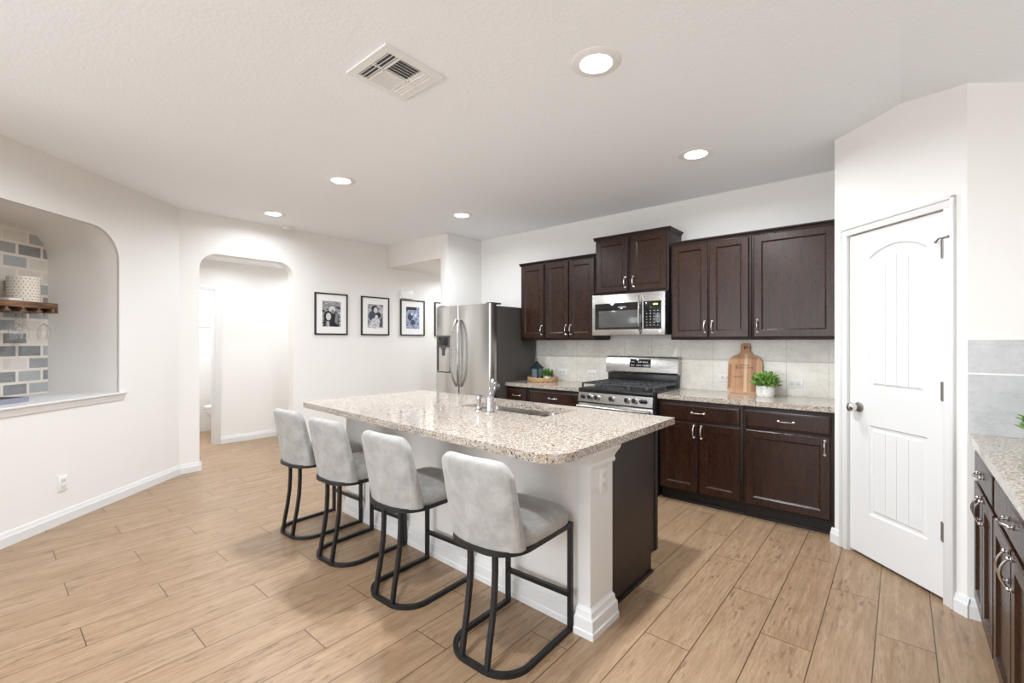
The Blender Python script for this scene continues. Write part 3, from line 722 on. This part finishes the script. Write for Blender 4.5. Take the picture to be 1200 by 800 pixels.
b = MB(); b.box(-1.136-IX, -1.128-IX, 2.655-IY, 2.690-IY, .107, .872, .002); b.build('corner_stile', M['toe'], isl)
b = MB(); b.box(-3.38-IX, -1.155-IX, 2.595-IY, 2.605-IY, 0, .105); b.box(-1.136-IX, -1.120-IX, 2.07-IY, 2.61-IY, 0, .016, .004); b.build('toe_kick', M['toe'], isl)
# island top, near corner rounded, cut out for the sink
SX0, SX1, SY0, SY1 = -2.385, -1.640, 2.228, 2.590
ITOP = [(-3.47, 1.655)] + [(-3.46, 1.615), (-3.43, 1.590), (-3.39, 1.582)] + arc_pts(-1.165, 1.608, .135, -92, -2, 12) + [(-1.033, 2.713), (-3.42, 2.713)]
counter('countertop', 'large speckled granite island top with a rounded near corner', ITOP, group='granite worktops', hole=[(SX0, SY0), (SX1, SY0), (SX1, SY1), (SX0, SY1)])
# sink
sk = thing('kitchen_sink', 'double bowl stainless steel sink set into the island top', 'sink', (-2.02, 2.33, .70))
def bowl(x0, x1, y0, y1, zt, zb):
    b = MB()
    def rr(i, z, r):
        pts = []
        for cx, cy, a in ((x1-i-r, y1-i-r, 0), (x0+i+r, y1-i-r, 90), (x0+i+r, y0+i+r, 180), (x1-i-r, y0+i+r, 270)):
            pts += [(p[0]+2.02, p[1]-2.33, z-.70) for p in arc_pts(cx, cy, r, a, a+90, 5)]
        return pts
    b.loft([rr(-.014, zt, .04), rr(0, zt, .04), rr(.004, zt-.02, .04), rr(.012, zb+.03, .04), rr(.03, zb, .05), rr(.08, zb-.004, .02)], cap0=False)
    o = b.build('bowl', M['steel_sink'], sk)
    MB().lathe([(0, 0), (.022, 0), (.030, .003), (.032, 0)], ((x0+x1)/2+2.02, (y0+y1)/2-2.33, zb-.70-.003), 20).build('drain', M['chrome'], o)
bowl(SX0-.003, -1.905, SY0-.003, SY1+.003, .8755, .72); bowl(-1.868, SX1+.003, SY0-.003, SY1+.003, .8755, .74)
MB().box(-1.905+2.02, -1.868+2.02, SY0-2.33, SY1-2.33, .866-.70, .884-.70, .007).build('divider', M['steel_sink'], sk)
# faucet and side sprayer
fc = thing('faucet', 'chrome single-lever kitchen faucet behind the sink on the island', 'faucet', (-2.015, 2.140, .914), math.radians(24))
MB().lathe([(0, 0), (.034, 0), (.034, .004), (.028, .010), (.025, .03), (.0255, .085), (.025, .098), (.017, .116), (0, .120)], (0, 0, 0), 24).build('body', M['chrome'], fc)
b = MB(); b.tube([(0, -.004, .070), (0, .030, .105), (0, .066, .140), (0, .098, .163), (0, .126, .168), (0, .146, .154)], [.020, .019, .0175, .017, .0185, .020], 16); b.ball(.020, (0, .146, .154)); b.build('spout', M['chrome'], fc)
b = MB(); b.tube([(0, 0, .108), (0, .010, .140), (0, .030, .175), (0, .054, .203)], [.015, .011, .0095, .011], 12, up=(1, 0, 0)); b.ball(.0115, (0, .054, .203)); b.build('lever', M['chrome'], fc)
sp = thing('side_sprayer', 'short chrome side sprayer standing left of the faucet', 'sprayer', (-2.122, 2.146, .914))
MB().lathe([(0, 0), (.024, 0), (.023, .008), (.015, .016), (.014, .03), (0, .03)], (0, 0, 0), 20).build('base_ring', M['chrome'], sp)
MB().lathe([(.011, .028), (.0135, .05), (.016, .075), (.017, .092), (.013, .102), (0, .105)], (0, 0, 0), 18).build('wand', M['chrome'], sp)
MB().tube([(.0, .0, .088), (.006, .014, .094), (.010, .026, .092)], .009, 10).build('spray_head', M['chrome'], sp)

# ------------------------------------------------------------------ bar stools
def sup(w, y0, y1, z, n=32, e=4., ef=None, bow=0):
    """superellipse loop in plan"""
    pts = []; cy, hy = (y0+y1)/2, (y1-y0)/2
    for k in range(n):
        a = 2*PI*k/n; ca, sa = math.cos(a), math.sin(a); ee = e if sa < 0 or ef is None else ef
        x = w*math.copysign(abs(ca)**(2/ee), ca); y = cy+hy*math.copysign(abs(sa)**(2/ee), sa)
        pts.append((x, y+bow*(x/w)**2 if w > 1e-6 else y, z))
    return pts
def u_path(w, yr, yf, r, z): return [(-w, yf, z)] + [(p[0], p[1], z) for p in arc_pts(-w+r, yr+r, r, 180, 270, 8)] + [(p[0], p[1], z) for p in arc_pts(w-r, yr+r, r, 270, 360, 8)] + [(w, yf, z)]
st = thing('bar_stool', '', 'bar stool', (0, 0, 0), 0, 'grey upholstered bar stools along the island')
S = .021; Wd = .190; YR, YF = -.240, .222; ZS = .505
MB().tube(u_path(Wd, YR, YF+S/2, .135, S/2+.001), 0, rect=(S, S)).build('base_frame', M['black_matte'], st)
b = MB(); b.tube(u_path(Wd, YR, YF+S/2, .135, ZS), 0, rect=(S, S)); b.tube([(-Wd, YF, ZS), (Wd, YF, ZS)], 0, rect=(S, S)); b.build('seat_frame', M['black_matte'], st)
for sx in (-1, 1):
    MB().tube([(sx*Wd, YF, S), (sx*Wd, YF, ZS-.008)], 0, rect=(S, S), up=(0, 1, 0)).build('leg', M['black_matte'], st)
for sx in (-1, 1):
    pts = [(sx*.072, YR+.003, S-.004), (sx*.072, YR+.016, .10), (sx*.072, YR+.036, .20), (sx*.072, YR+.050, .30), (sx*.072, YR+.055, .40), (sx*.072, YR+.055, ZS+.01)]
    MB().tube(pts, 0, rect=(S, S*.9), up=(0, 1, 0)).build('leg', M['black_matte'], st)
MB().tube([(-Wd, YF, .172), (Wd, YF, .172)], 0, rect=(S, S)).build('footrest', M['black_matte'], st)
loops = []
for dz, ins in ((.006, .006), (.012, 0), (.046, -.001), (.060, .002), (.072, .010), (.083, .024), (.094, .050), (.101, .085), (.104, .13)):
    loops.append(sup(.199-ins, -.232+ins, .250-ins, ZS+dz, e=3.2, ef=6, n=40))
MB().loft(loops).build('seat', M['fabric'], st, smooth=50)
loops = []; ZB, ZT, r = ZS+.008, .892, .052
zs = [ZB+(ZT-r-ZB)*k/9 for k in range(10)] + [ZT-r+r*math.sin(math.radians(a)) for a in (15, 30, 45, 58, 70, 80, 87)]
for z in zs:
    f = (z-ZB)/(ZT-ZB); w = .200-.002*f
    yr = -.240-.058*f; yf_ = -.158-.076*f
    if z > ZT-r:
        q = (z-(ZT-r))/r; w = w-r+r*math.sqrt(max(0, 1-q*q))
        g = max(0, (q-.45)/.55); th = (yf_-yr)/2*(1-math.sqrt(max(0, 1-g*g*.97))); yr += th; yf_ -= th
    loops.append([(x, y, zz-.50*max(0, y-yr)*abs(x/.19)**3*max(0, f-.25)) for x, y, zz in sup(w, yr, yf_, z, 40, 2.9+.9*f, 5, bow=.042*(1-.25*f))])
MB().loft(loops).build('backrest', M['fabric'], st, smooth=60)
for sx in (-1, 1):
    b = MB(); b.tube([(sx*(.2015-.002*f), -.199-.067*f+.030, ZB+(ZT-r-ZB)*f+.01) for f in (.28, .45, .6, .75, .86)], .0022, 6); b.build('piping', M['fabric'], st)
spots = [(-1.376, 1.594, .03, 'grey upholstered bar stool nearest the camera beside the island post'), (-2.076, 1.622, .03, 'grey upholstered bar stool second from the island post'),
         (-2.730, 1.640, .028, 'grey upholstered bar stool third from the island post'), (-3.300, 1.655, .025, 'grey upholstered bar stool at the far left end of island')]
for k, (x, y, rz, lab) in enumerate(spots):
    if k == 0: st.location = (x, y, 0); st.rotation_euler = (0, 0, rz); st['label'] = lab
    else: dup(st, (x, y, 0), rz, lab)

# ------------------------------------------------------------------ fridge
fr = thing('refrigerator', 'stainless side-by-side refrigerator with dark grey side', 'refrigerator', (-3.838, 3.60, 0)); FW = .452
MB().box(-FW, FW, .115, .80, .02, 1.765, .006).build('cabinet', M['fridge_side'], fr)
def fdoor(x0, x1):
    b = MB(); b.prism([(x0, .100), (x0, .016), (x0+.006, .006), (x0+.02, .0012), ((x0+x1)/2, -.006), (x1-.02, .0012), (x1-.006, .006), (x1, .016), (x1, .100)], .07, 1.785); return b.build('door', M['steel_v'], fr, smooth=50)
XM = -.052
ld = fdoor(-FW, XM-.004); rd = fdoor(XM+.004, FW)
for d, hx, sg in ((ld, XM-.036, -1), (rd, XM+.036, 1)):
    pts = []; zs = [.86+(1.62-.86)*k/16 for k in range(17)]
    for k, z in enumerate(zs):
        u = -1+2*k/16; pts.append((hx+sg*(.022-.034*abs(u)**2.2), -.012-.052*(1-abs(u)**4), z))
    b = MB(); b.tube(pts, .0135, 12, up=(0, 1, 0)); b.ball(.0135, pts[0], 12); b.ball(.0135, pts[-1], 12)
    for p in (pts[0], pts[-1]): b.tube([(p[0], p[1], p[2]), (p[0], .004, p[2])], .010, 10)
    b.build('handle', M['steel'], d)
b = MB(); b.holed([(-.422, 1.00), (-.185, 1.00), (-.185, 1.44), (-.422, 1.44)], [[(-.410, 1.012), (-.197, 1.012), (-.197, 1.30), (-.410, 1.30)]], -.0085, .004, 'xz')
dp = b.build('dispenser', M['fridge_side'], ld)
b = MB(); b.box(-.412, -.195, .0035, .006, 1.01, 1.302); b.build('dispenser_recess', M['black_matte'], dp)
b = MB(); b.box(-.330, -.280, -.012, .003, 1.20, 1.30, .006); b.box(-.345, -.265, -.014, .003, 1.272, 1.30, .004); b.build('dispenser_spout', M['fridge_side'], dp)
b = MB(); b.box(-.385, -.222, -.0098, -.008, 1.325, 1.42, .001); b.build('control_panel', M['black_gloss'], dp)
b = MB(); b.box(-.405, -.202, -.020, .0, 1.012, 1.022, .002); b.build('drip_tray', M['steel'], dp)
for x in (-FW+.05, FW-.05): MB().box(x-.04, x+.04, .03, .19, 1.783, 1.800, .004).build('hinge_cover', M['fridge_side'], fr)
MB().box(-FW+.01, FW-.01, .03, .12, .012, .068).build('kick_grille', M['black'], fr)
for sx in (-1, 1): MB().cyl(.018, 0, .022, (sx*.38, .16, 0), 12).build('foot', M['black'], fr)

# ------------------------------------------------------------------ range
RW = .377; rg = thing('gas_range', 'stainless gas range with black cooktop and backguard', 'range', (-2.007, 3.80, 0))
MB().box(-RW, RW, .02, .635, .02, .885, .003).build('body', M['black'], rg)
b = MB(); b.box(-RW, RW, -.016, .60, .884, .926, .007); b.box(-RW+.03, RW-.03, .04, .56, .9255, .928, .001); b.build('cooktop', M['black'], rg)
b = MB(); b.prism([(.02, .792), (-.026, .795), (-.012, .884), (.02, .884)], -RW+.002, RW-.002, 'yz'); cp = b.build('control_panel', M['steel'], rg)
def knob(x, r, m):
    b = MB(); T = TR(x, -.019, .842) @ RX(PI/2-.15)
    b.lathe([(0, -.002), (r, -.002), (r, .006), (r*.80, .010), (r*.74, .026), (r*.62, .031), (0, .031)], (0, 0, 0), 24, T); k = b.build('knob', m, cp)
    b = MB(); b.cyl(r*.60, .0305, .033, (0, 0, 0), 18, T); b.box(-.0045, .0045, -r*.72, r*.72, .028, .039, .0015, T=T); b.build('knob_grip', M['black'], k)
for x in (-.242, -.168, -.017, .137, .210): knob(x, .0285, M['steel'])
for x in (-.318, .276, .308): knob(x, .019, M['black'])
b = MB(); b.box(-RW+.003, RW-.003, -.016, .02, .215, .782, .006); od = b.build('oven_door', M['steel'], rg)
MB().box(-.27, .27, -.0185, -.014, .33, .64, .004).build('oven_window', M['black_gloss'], od)
b = MB(); b.tube([(-.365, -.058, .752), (.365, -.058, .752)], .0155, 14)
for sx in (-1, 1): b.tube([(sx*.345, -.058, .752), (sx*.345, -.01, .752)], .012, 10)
b.build('handle', M['steel'], od)
MB().box(-RW+.003, RW-.003, -.014, .02, .06, .208, .005).build('storage_drawer', M['steel'], rg)
for sx in (-1, 1):
    for yy in (.06, .58): MB().cyl(.016, 0, .024, (sx*.33, yy, 0), 10).build('foot', M['black'], rg)
b = MB(); b.box(-RW+.008, RW-.004, .560, .628, .925, 1.075, .004); b.build('backguard_base', M['black'], rg)
b = MB(); b.prism([(.545, 1.045), (.535, 1.062), (.535, 1.095), (.552, 1.205), (.562, 1.218), (.634, 1.218), (.634, 1.045)], -RW-.004, RW+.008, 'yz'); bgd = b.build('backguard', M['steel'], rg)
T = TR(0, .5435, 1.150) @ RX(-.153)
b = MB(); b.box(-.112, .112, -.004, .004, -.042, .042, .002, T=T); cpd = b.build('touch_panel', M['black_gloss'], bgd)
b = MB(); rnd = random.Random(3)
for zz in (-.022, .012):
    for x in (-.085, -.066, -.03, -.012, .006, .036, .055, .075):
        if rnd.random() < .88: b.box(x-.006, x+.005, -.0046, -.0042, zz-.004, zz+.004, T=T)
b.build('touch_legend', M['legend'], cpd)
# burners and grates
for bx, by, r in ((-.245, .16, .045), (-.245, .42, .036), (0, .29, .050), (.245, .16, .040), (.245, .42, .048)):
    MB().lathe([(0, .928), (r, .928), (r, .938), (r*.85, .942), (r*.8, .950), (0, .952)], (bx, by, 0), 20).build('burner', M['iron'], rg)
for gx0, gx1 in ((-.365, -.128), (-.122, .122), (.128, .365)):
    b = MB(); q = .012; zt = .966; y0, y1 = .035, .555; cx = (gx0+gx1)/2
    for p0, p1 in (((gx0, y0), (gx1, y0)), ((gx0, y1), (gx1, y1)), ((gx0, y0), (gx0, y1)), ((gx1, y0), (gx1, y1)), ((cx, y0), (cx, y1)), ((gx0, .16), (gx1, .16)), ((gx0, .29), (gx1, .29)), ((gx0, .42), (gx1, .42))):
        b.tube([(p0[0], p0[1], zt), (p1[0], p1[1], zt)], 0, rect=(q, q))
    for px in (gx0+.004, gx1-.004):
        for py in (y0+.004, .29, y1-.004): b.box(px-.007, px+.007, py-.007, py+.007, .927, zt)
    for by in (.16, .42):
        for k in range(4):
            a = PI/4+k*PI/2; b.tube([(cx+.03*math.cos(a), by+.03*math.sin(a), zt+.002), (cx+.10*math.cos(a), by+.10*math.sin(a), zt+.002)], 0, rect=(.009, .012))
    b.build('grate', M['iron'], rg)

# ------------------------------------------------------------------ microwave
MW = .378; mw = thing('microwave', 'stainless over-the-range microwave above the gas range', 'microwave', (-2.010, 4.062, 1.430))
MB().box(-MW, MW, .012, .385, .004, .404, .003).build('housing', M['black'], mw)
b = MB(); b.box(-MW, MW, -.012, .014, .0, .402, .004); fp = b.build('front_panel', M['steel'], mw)
MB().box(-.345, .155, -.0145, -.010, .058, .315, .002).build('door_glass', M['black_gloss'], fp)
MB().box(-.300, .122, -.0155, -.0135, .078, .242, .001).build('viewing_window', M['mw_glass'], fp)
MB().box(.172, .345, -.0145, -.010, .058, .318, .002).build('key_panel', M['black_gloss'], fp)
b = MB(); b.tube([(.150, -.016, .020), (.150, -.046, .055), (.150, -.060, .12), (.150, -.064, .20), (.150, -.060, .28), (.150, -.046, .345), (.150, -.016, .380)], 0, rect=(.026, .012), up=(1, 0, 0)); b.build('handle', M['steel'], fp)
b = MB()
for r_ in range(6):
    for c_ in range(4):
        if (r_, c_) in ((5, 0), (2, 3)): continue
        x = .205+c_*.036; z = .092+r_*.027; b.box(x-.0045, x+.0045, -.0149, -.0143, z-.0022, z+.0022)
b.build('key_legend', M['legend'], fp)
MB().box(.268, .310, -.0150, -.0143, .280, .292).build('clock_display', M['clock'], fp)
b = MB()
for k in range(8): b.box(-.085+k*.0105, -.085+k*.0105+.006, -.0149, -.0143, .268, .279)
b.build('door_lettering', M['legend'], fp)
MB().cyl(.014, 0, .003, seg=18, T=TR(.332, -.012, .035) @ RX(PI/2)).build('round_sticker', M['brown_button'], fp)

# ------------------------------------------------------------------ worktop objects
def foliage(b, cx, cy, cz, R, Hh, n, size, rng):
    for _ in range(n):
        a = rng.uniform(0, 2*PI); el = math.asin(rng.uniform(.0, 1)); rr = rng.uniform(.45, 1.)
        p = Vector((cx+R*rr*math.cos(el)*math.cos(a), cy+R*rr*math.cos(el)*math.sin(a), cz+Hh*rr*math.sin(el)))
        d = (Vector((math.cos(a)*math.cos(el), math.sin(a)*math.cos(el), .35+math.sin(el)))+Vector((rng.uniform(-.5, .5), rng.uniform(-.5, .5), rng.uniform(-.5, .4)))).normalized()
        sd_ = d.cross(Vector((rng.uniform(-.4, .4), rng.uniform(-.4, .4), 1))).normalized(); nn = sd_.cross(d)
        L = size*rng.uniform(.7, 1.25); w = L*.30
        pts = [p-d*L*.5, p-d*L*.12+sd_*w+nn*w*.35, p+d*L*.28+sd_*w*.75+nn*w*.3, p+d*L*.55, p+d*L*.28-sd_*w*.75+nn*w*.3, p-d*L*.12-sd_*w+nn*w*.35]
        mid1, mid2 = p-d*L*.12, p+d*L*.28
        b.poly([pts[0], pts[1], mid1]); b.poly([pts[0], mid1, pts[5]]); b.poly([mid1, pts[1], pts[2], mid2]); b.poly([mid1, mid2, pts[4], pts[5]]); b.poly([mid2, pts[2], pts[3]]); b.poly([mid2, pts[3], pts[4]])
def potted(label, loc, r, h, R, Hh, n, size, m, seed, group=None):
    t = thing('potted_plant', label, 'plant', loc, 0, group); rng = random.Random(seed)
    MB().lathe([(0, 0), (r*.90, 0), (r*.95, h*.06), (r, h*.3), (r, h*.97), (r*.97, h), (r*.9, h), (r*.9, h*.85), (0, h*.85)], (0, 0, 0), 28).build('pot', M['ceramic'], t)
    b = MB(); foliage(b, 0, 0, h*.95, R, Hh, n, size, rng); b.build('foliage', m, t)
    b = MB()
    for _ in range(14):
        a = rng.uniform(0, 2*PI); q = rng.uniform(.2, .7); b.tube([(0, 0, h*.8), (R*q*.5*math.cos(a), R*q*.5*math.sin(a), h+Hh*.35), (R*q*math.cos(a), R*q*math.sin(a), h+Hh*.6)], .0016, 5)
    b.build('stems', M['leaf_dark'], t)
potted('leafy green plant in white pot in front of the cutting board', (-.858, 4.240, .914), .067, .092, .122, .118, 260, .050, M['leaf'], 5)
# cutting board leaning on the backsplash
cbx = -1.050; lean = math.atan2(.062, .44)
cb = thing('cutting_board', 'wooden paddle cutting board leaning against the backsplash', 'cutting board', (cbx, 4.362, .9155)); cb.rotation_euler = (-lean, 0, 0)
hw = .138
outline = arc_pts(-hw+.04, .04, .04, 180, 270, 6) + arc_pts(hw-.04, .04, .04, 270, 360, 6) + [(hw, .24)] + arc_pts(hw-.085, .258, .085, 0, 58, 7) + [(.062, .343), (.047, .357), (.040, .372), (.039, .390)] + arc_pts(.016, .420, .024, 0, 90, 5) + arc_pts(-.016, .420, .024, 90, 180, 5) + [(-.039, .390), (-.040, .372), (-.047, .357), (-.062, .343)] + arc_pts(-hw+.085, .258, .085, 122, 180, 7) + [(-hw, .24)]
hole = [(p[0], p[1]) for p in arc_pts(0, .408, .011, 0, 345, 14)]
b = MB(); b.use(M['board']); b.holed(outline, [hole], 0, .018, 'xz')
for f in b.bm.faces:
    c = f.calc_center_median()
b.build('board', M['board'], cb, smooth=25)
for x0, x1, m, zt in ((-.004, .020, 'board_pale', .345), (-hw+.004, -hw+.030, 'board_dark', .255), (.052, .092, 'board_dark', .318)):
    MB().box(x0, x1, -.0006, .0005, .012 if abs(x0) < .1 else .04, zt).build('wood_stripe', M[m], cb)
b = MB(); rng = random.Random(11)
def scribble(x0, x1, z, amp, n):
    pts = []
    for k in range(n*6+1):
        u = k/(n*6); pts.append((x0+(x1-x0)*u+amp*.35*math.sin(2*PI*n*u), -.0012, z+amp*math.sin(2*PI*n*u+1.2)*(.55+.45*math.sin(7*u+1))))
    b.tube(pts, .0014, 5, up=(0, 1, 0))
scribble(-.072, .070, .222, .013, 8); scribble(-.040, .035, .246, .005, 7); scribble(-.085, -.02, .142, .005, 6)
b.tube([(-.072, -.0012, .205), (-.070, -.0012, .245)], .0018, 5, up=(0, 1, 0)); b.tube([(-.082, -.0012, .243), (-.050, -.0012, .246)], .0016, 5, up=(0, 1, 0))
b.build('burnt_script', M['burn'], cb)
b = MB(); b.tube([(0, .022, .408), (-.003, .006, .404), (.0, -.006, .408), (.022, -.012, .400), (.044, -.006, .399)], .0025, 6); b.tube([(-.006, -.004, .418), (-.008, -.008, .395), (-.004, -.006, .380)], .002, 6); b.build('hanging_loop', M['leather'], cb)
# wicker tray with lantern and plant
TX, TY = -3.150, 4.235; tz = .914
tr = thing('wicker_tray', 'round woven wicker tray on the worktop beside the fridge', 'tray', (TX, TY, tz+.0005)); TRr = .168
MB().cyl(TRr-.006, .001, .012, seg=32).build('tray_floor', M['wicker'], tr)
b = MB()
for k in range(4):
    ring = []; nseg = 72
    for j in range(nseg):
        a = 2*PI*j/nseg; rr = TRr+.0045*math.cos(a*18+k*PI); ring.append((rr*math.cos(a), rr*math.sin(a), .008+.0105*k+.003*math.sin(a*18+k*PI)))
    b.tube(ring, .0062, 7, closed=True)
b.build('woven_rim', M['wicker'], tr)
for sx in (-1, 1):
    MB().tube([(sx*(TRr), -.05, .028), (sx*(TRr+.020), -.035, .045), (sx*(TRr+.027), 0, .052), (sx*(TRr+.020), .035, .045), (sx*TRr, .05, .028)], .0045, 8).build('handle', M['wicker'], tr)
ln = thing('lantern', 'small dark teal lantern with glass sides on the wicker tray', 'lantern', (TX-.075, TY-.012, tz+.0125))
a_ = .052
MB().box(-a_, a_, -a_, a_, 0, .014, .003).build('base', M['teal'], ln)
b = MB()
for sx in (-1, 1):
    for sy in (-1, 1): b.box(sx*(a_-.008)-.006, sx*(a_-.008)+.006, sy*(a_-.008)-.006, sy*(a_-.008)+.006, .012, .135)
b.build('corner_frame', M['teal'], ln)
for k in range(4): MB().box(-a_+.012, a_-.012, -a_+.006, -a_+.008, .013, .134, T=RZ(k*PI/2)).build('pane', M['lantern_glass'], ln)
b = MB(); b.loft([[(sx*w, sy*w, z) for sx, sy in ((-1, -1), (1, -1), (1, 1), (-1, 1))] for w, z in ((a_+.004, .132), (a_+.004, .142), (.030, .176), (.016, .190), (.014, .205), (.004, .214))]); b.build('roof', M['teal'], ln)
b = MB(); b.tube([(0, .0+.016*math.cos(2*PI*k/16), .226+.016*math.sin(2*PI*k/16)) for k in range(16)], .0025, 6, closed=True); b.build('ring', M['teal'], ln)
potted('small bushy green plant in white pot on the wicker tray', (TX+.070, TY+.0, tz+.0125), .040, .052, .082, .085, 170, .032, M['leaf_dark'], 9)
# plant at the right edge
potted('green plant at the right edge of photo on the right counter', (.478, 3.03, .914), .055, .07, .085, .10, 120, .04, M['leaf'], 21)

# ------------------------------------------------------------------ bar niche
def nthing(name, label, cat, s, off, z, group=None):
    x, y = lw(s, -off); return thing(name, label, cat, (x, y, z), LANG, group)
sh = nthing('floating_shelf', 'dark rustic wooden floating shelf in the tiled niche', 'shelf', .915, .608, 1.600)
MB().box(0, 1.02, 0, .255, .046, .082, .003).build('board', M['shelf_wood'], sh)
b = MB(); b.box(0, 1.02, 0, .255, .036, .0465); b.box(0, .012, 0, .255, 0, .046); b.box(0, 1.02, 0, .014, 0, .046)
xs = [.012+.118*k for k in range(9)]
for x in xs: b.box(x, x+.046, .012, .254, 0, .012); b.box(x+.012, x+.034, .012, .252, .010, .038)
b.build('glass_rack', M['shelf_wood'], sh)
MB().box(.002, 1.018, .002, .20, .012, .036).build('rack_shadow_back', M['rack_shade'], sh)  # dark filler between the rails, paints the shade inside the rack
def wine_glass():
    t = thing('wine_glass', '', 'wine glass', (0, 0, 0), 0, 'wine glasses hanging under the shelf')
    MB().lathe([(0, .212), (.034, .211), (.034, .2095), (.006, .206), (.0035, .20), (.0035, .128), (.008, .122)], (0, 0, 0), 20).build('stem', M['glass'], t)
    MB().lathe([(.0, .123), (.012, .120), (.030, .100), (.040, .070), (.039, .035), (.032, .0), (.0312, .0), (.038, .035), (.0388, .070), (.029, .099), (.011, .1185), (0, .1205)], (0, 0, 0), 24).build('bowl', M['glass'], t)
    return t
wg = None
gl = [(.985, .40, 'wine glass hanging at the right end of the shelf'), (1.095, .46, 'second wine glass from the right end of the shelf'), (1.200, .40, 'third hanging wine glass from the right'), (1.318, .46, 'fourth hanging wine glass from the right'), (1.425, .40, 'hanging wine glass nearest the left edge of photo')]
for s_, off, lab in gl:
    x, y = lw(s_, -off); loc = (x, y, 1.387)
    if wg is None: wg = wine_glass(); wg.location = loc; wg.rotation_euler = (0, 0, LANG); wg['label'] = lab
    else: dup(wg, loc, LANG, lab)
ca = nthing('candle_holder', 'cream punched-metal candle cylinder standing on the shelf', 'candle holder', 1.075, .470, 1.683)
cr, chh = .095, .198
MB().lathe([(0, 0), (cr, 0), (cr, chh), (cr-.003, chh), (cr-.003, .006), (0, .006)], (0, 0, 0), 48).build('cylinder', M['candle_metal'], ca)
b = MB()
for r_ in range(8):
    for k in range(24):
        a = 2*PI*(k+.5*(r_ % 2))/24; z = .018+r_*.0228
        vert = (k+r_) % 2
        b.box(-.0016 if vert else -.0048, .0016 if vert else .0048, -.0012, .0012, -.0052 if vert else -.0016, .0052 if vert else .0016, T=RZ(a) @ TR(0, cr, z))
pf = b.build('punched_holes', M['tray_dark'], ca)
potted_n = nthing('potted_plant', 'trailing green plant on niche shelf at the left edge', 'plant', 1.44, .50, 1.683)
MB().lathe([(0, 0), (.05, 0), (.06, .11), (.055, .11), (0, .10)], (0, 0, 0), 24).build('pot', M['teal'], potted_n)
b = MB(); foliage(b, 0, 0, .12, .095, .20, 130, .05, random.Random(4)); b.build('foliage', M['leaf_dark'], potted_n)
tag(nb := MB().box(-.05, .05, -.035, .035, 0, .016, .003).build('book', M['paper'], loc=(*lw(1.305, -.46), 1.683), rot=LANG), 'thin white book lying on the niche shelf beside the candle cylinder', 'book')
nb.location = (*lw(1.235, -.40), 1.6825)
ty = nthing('serving_tray', 'blue-rimmed tray with dark inside on the niche sill', 'tray', 1.59, .30, NZ0+.006)
b = MB(); b.holed([(-.24, -.15), (.20, -.15), (.22, -.12), (.22, .12), (.20, .15), (-.24, .15)], [[(-.23, -.135), (.195, -.135), (.205, -.118), (.205, .118), (.195, .135), (-.23, .135)]], 0, .034)
b.build('rim', M['blue_edge'], ty); MB().box(-.235, .210, -.14, .14, .001, .029).build('tray_floor', M['tray_dark'], ty)
# ------------------------------------------------------------------ toilet in the bathroom
to = thing('toilet', 'white toilet seen through the bathroom doorway', 'toilet', (-7.62, 2.455, 0), 0)
def el_loop(rx, ry0, ry1, z, n=28):
    cy, hy = (ry0+ry1)/2, (ry1-ry0)/2; return [(rx*math.cos(2*PI*k/n), cy+hy*math.sin(2*PI*k/n), z) for k in range(n)]
MB().loft([el_loop(.12, -.18, .30, 0), el_loop(.11, -.16, .30, .10), el_loop(.13, -.22, .30, .22), el_loop(.175, -.32, .30, .33), el_loop(.185, -.345, .30, .385), el_loop(.18, -.34, .30, .40)]).build('bowl', M['porcelain'], to, smooth=60)
MB().loft([el_loop(.185, -.345, .20, .402), el_loop(.188, -.35, .20, .412), el_loop(.185, -.345, .20, .436), el_loop(.17, -.33, .19, .442)]).build('seat_lid', M['porcelain'], to, smooth=50)
MB().box(-.20, .20, .22, .40, .385, .76, .02).build('tank', M['porcelain'], to)
MB().box(-.21, .21, .21, .41, .76, .79, .01).build('tank_lid', M['porcelain'], to)
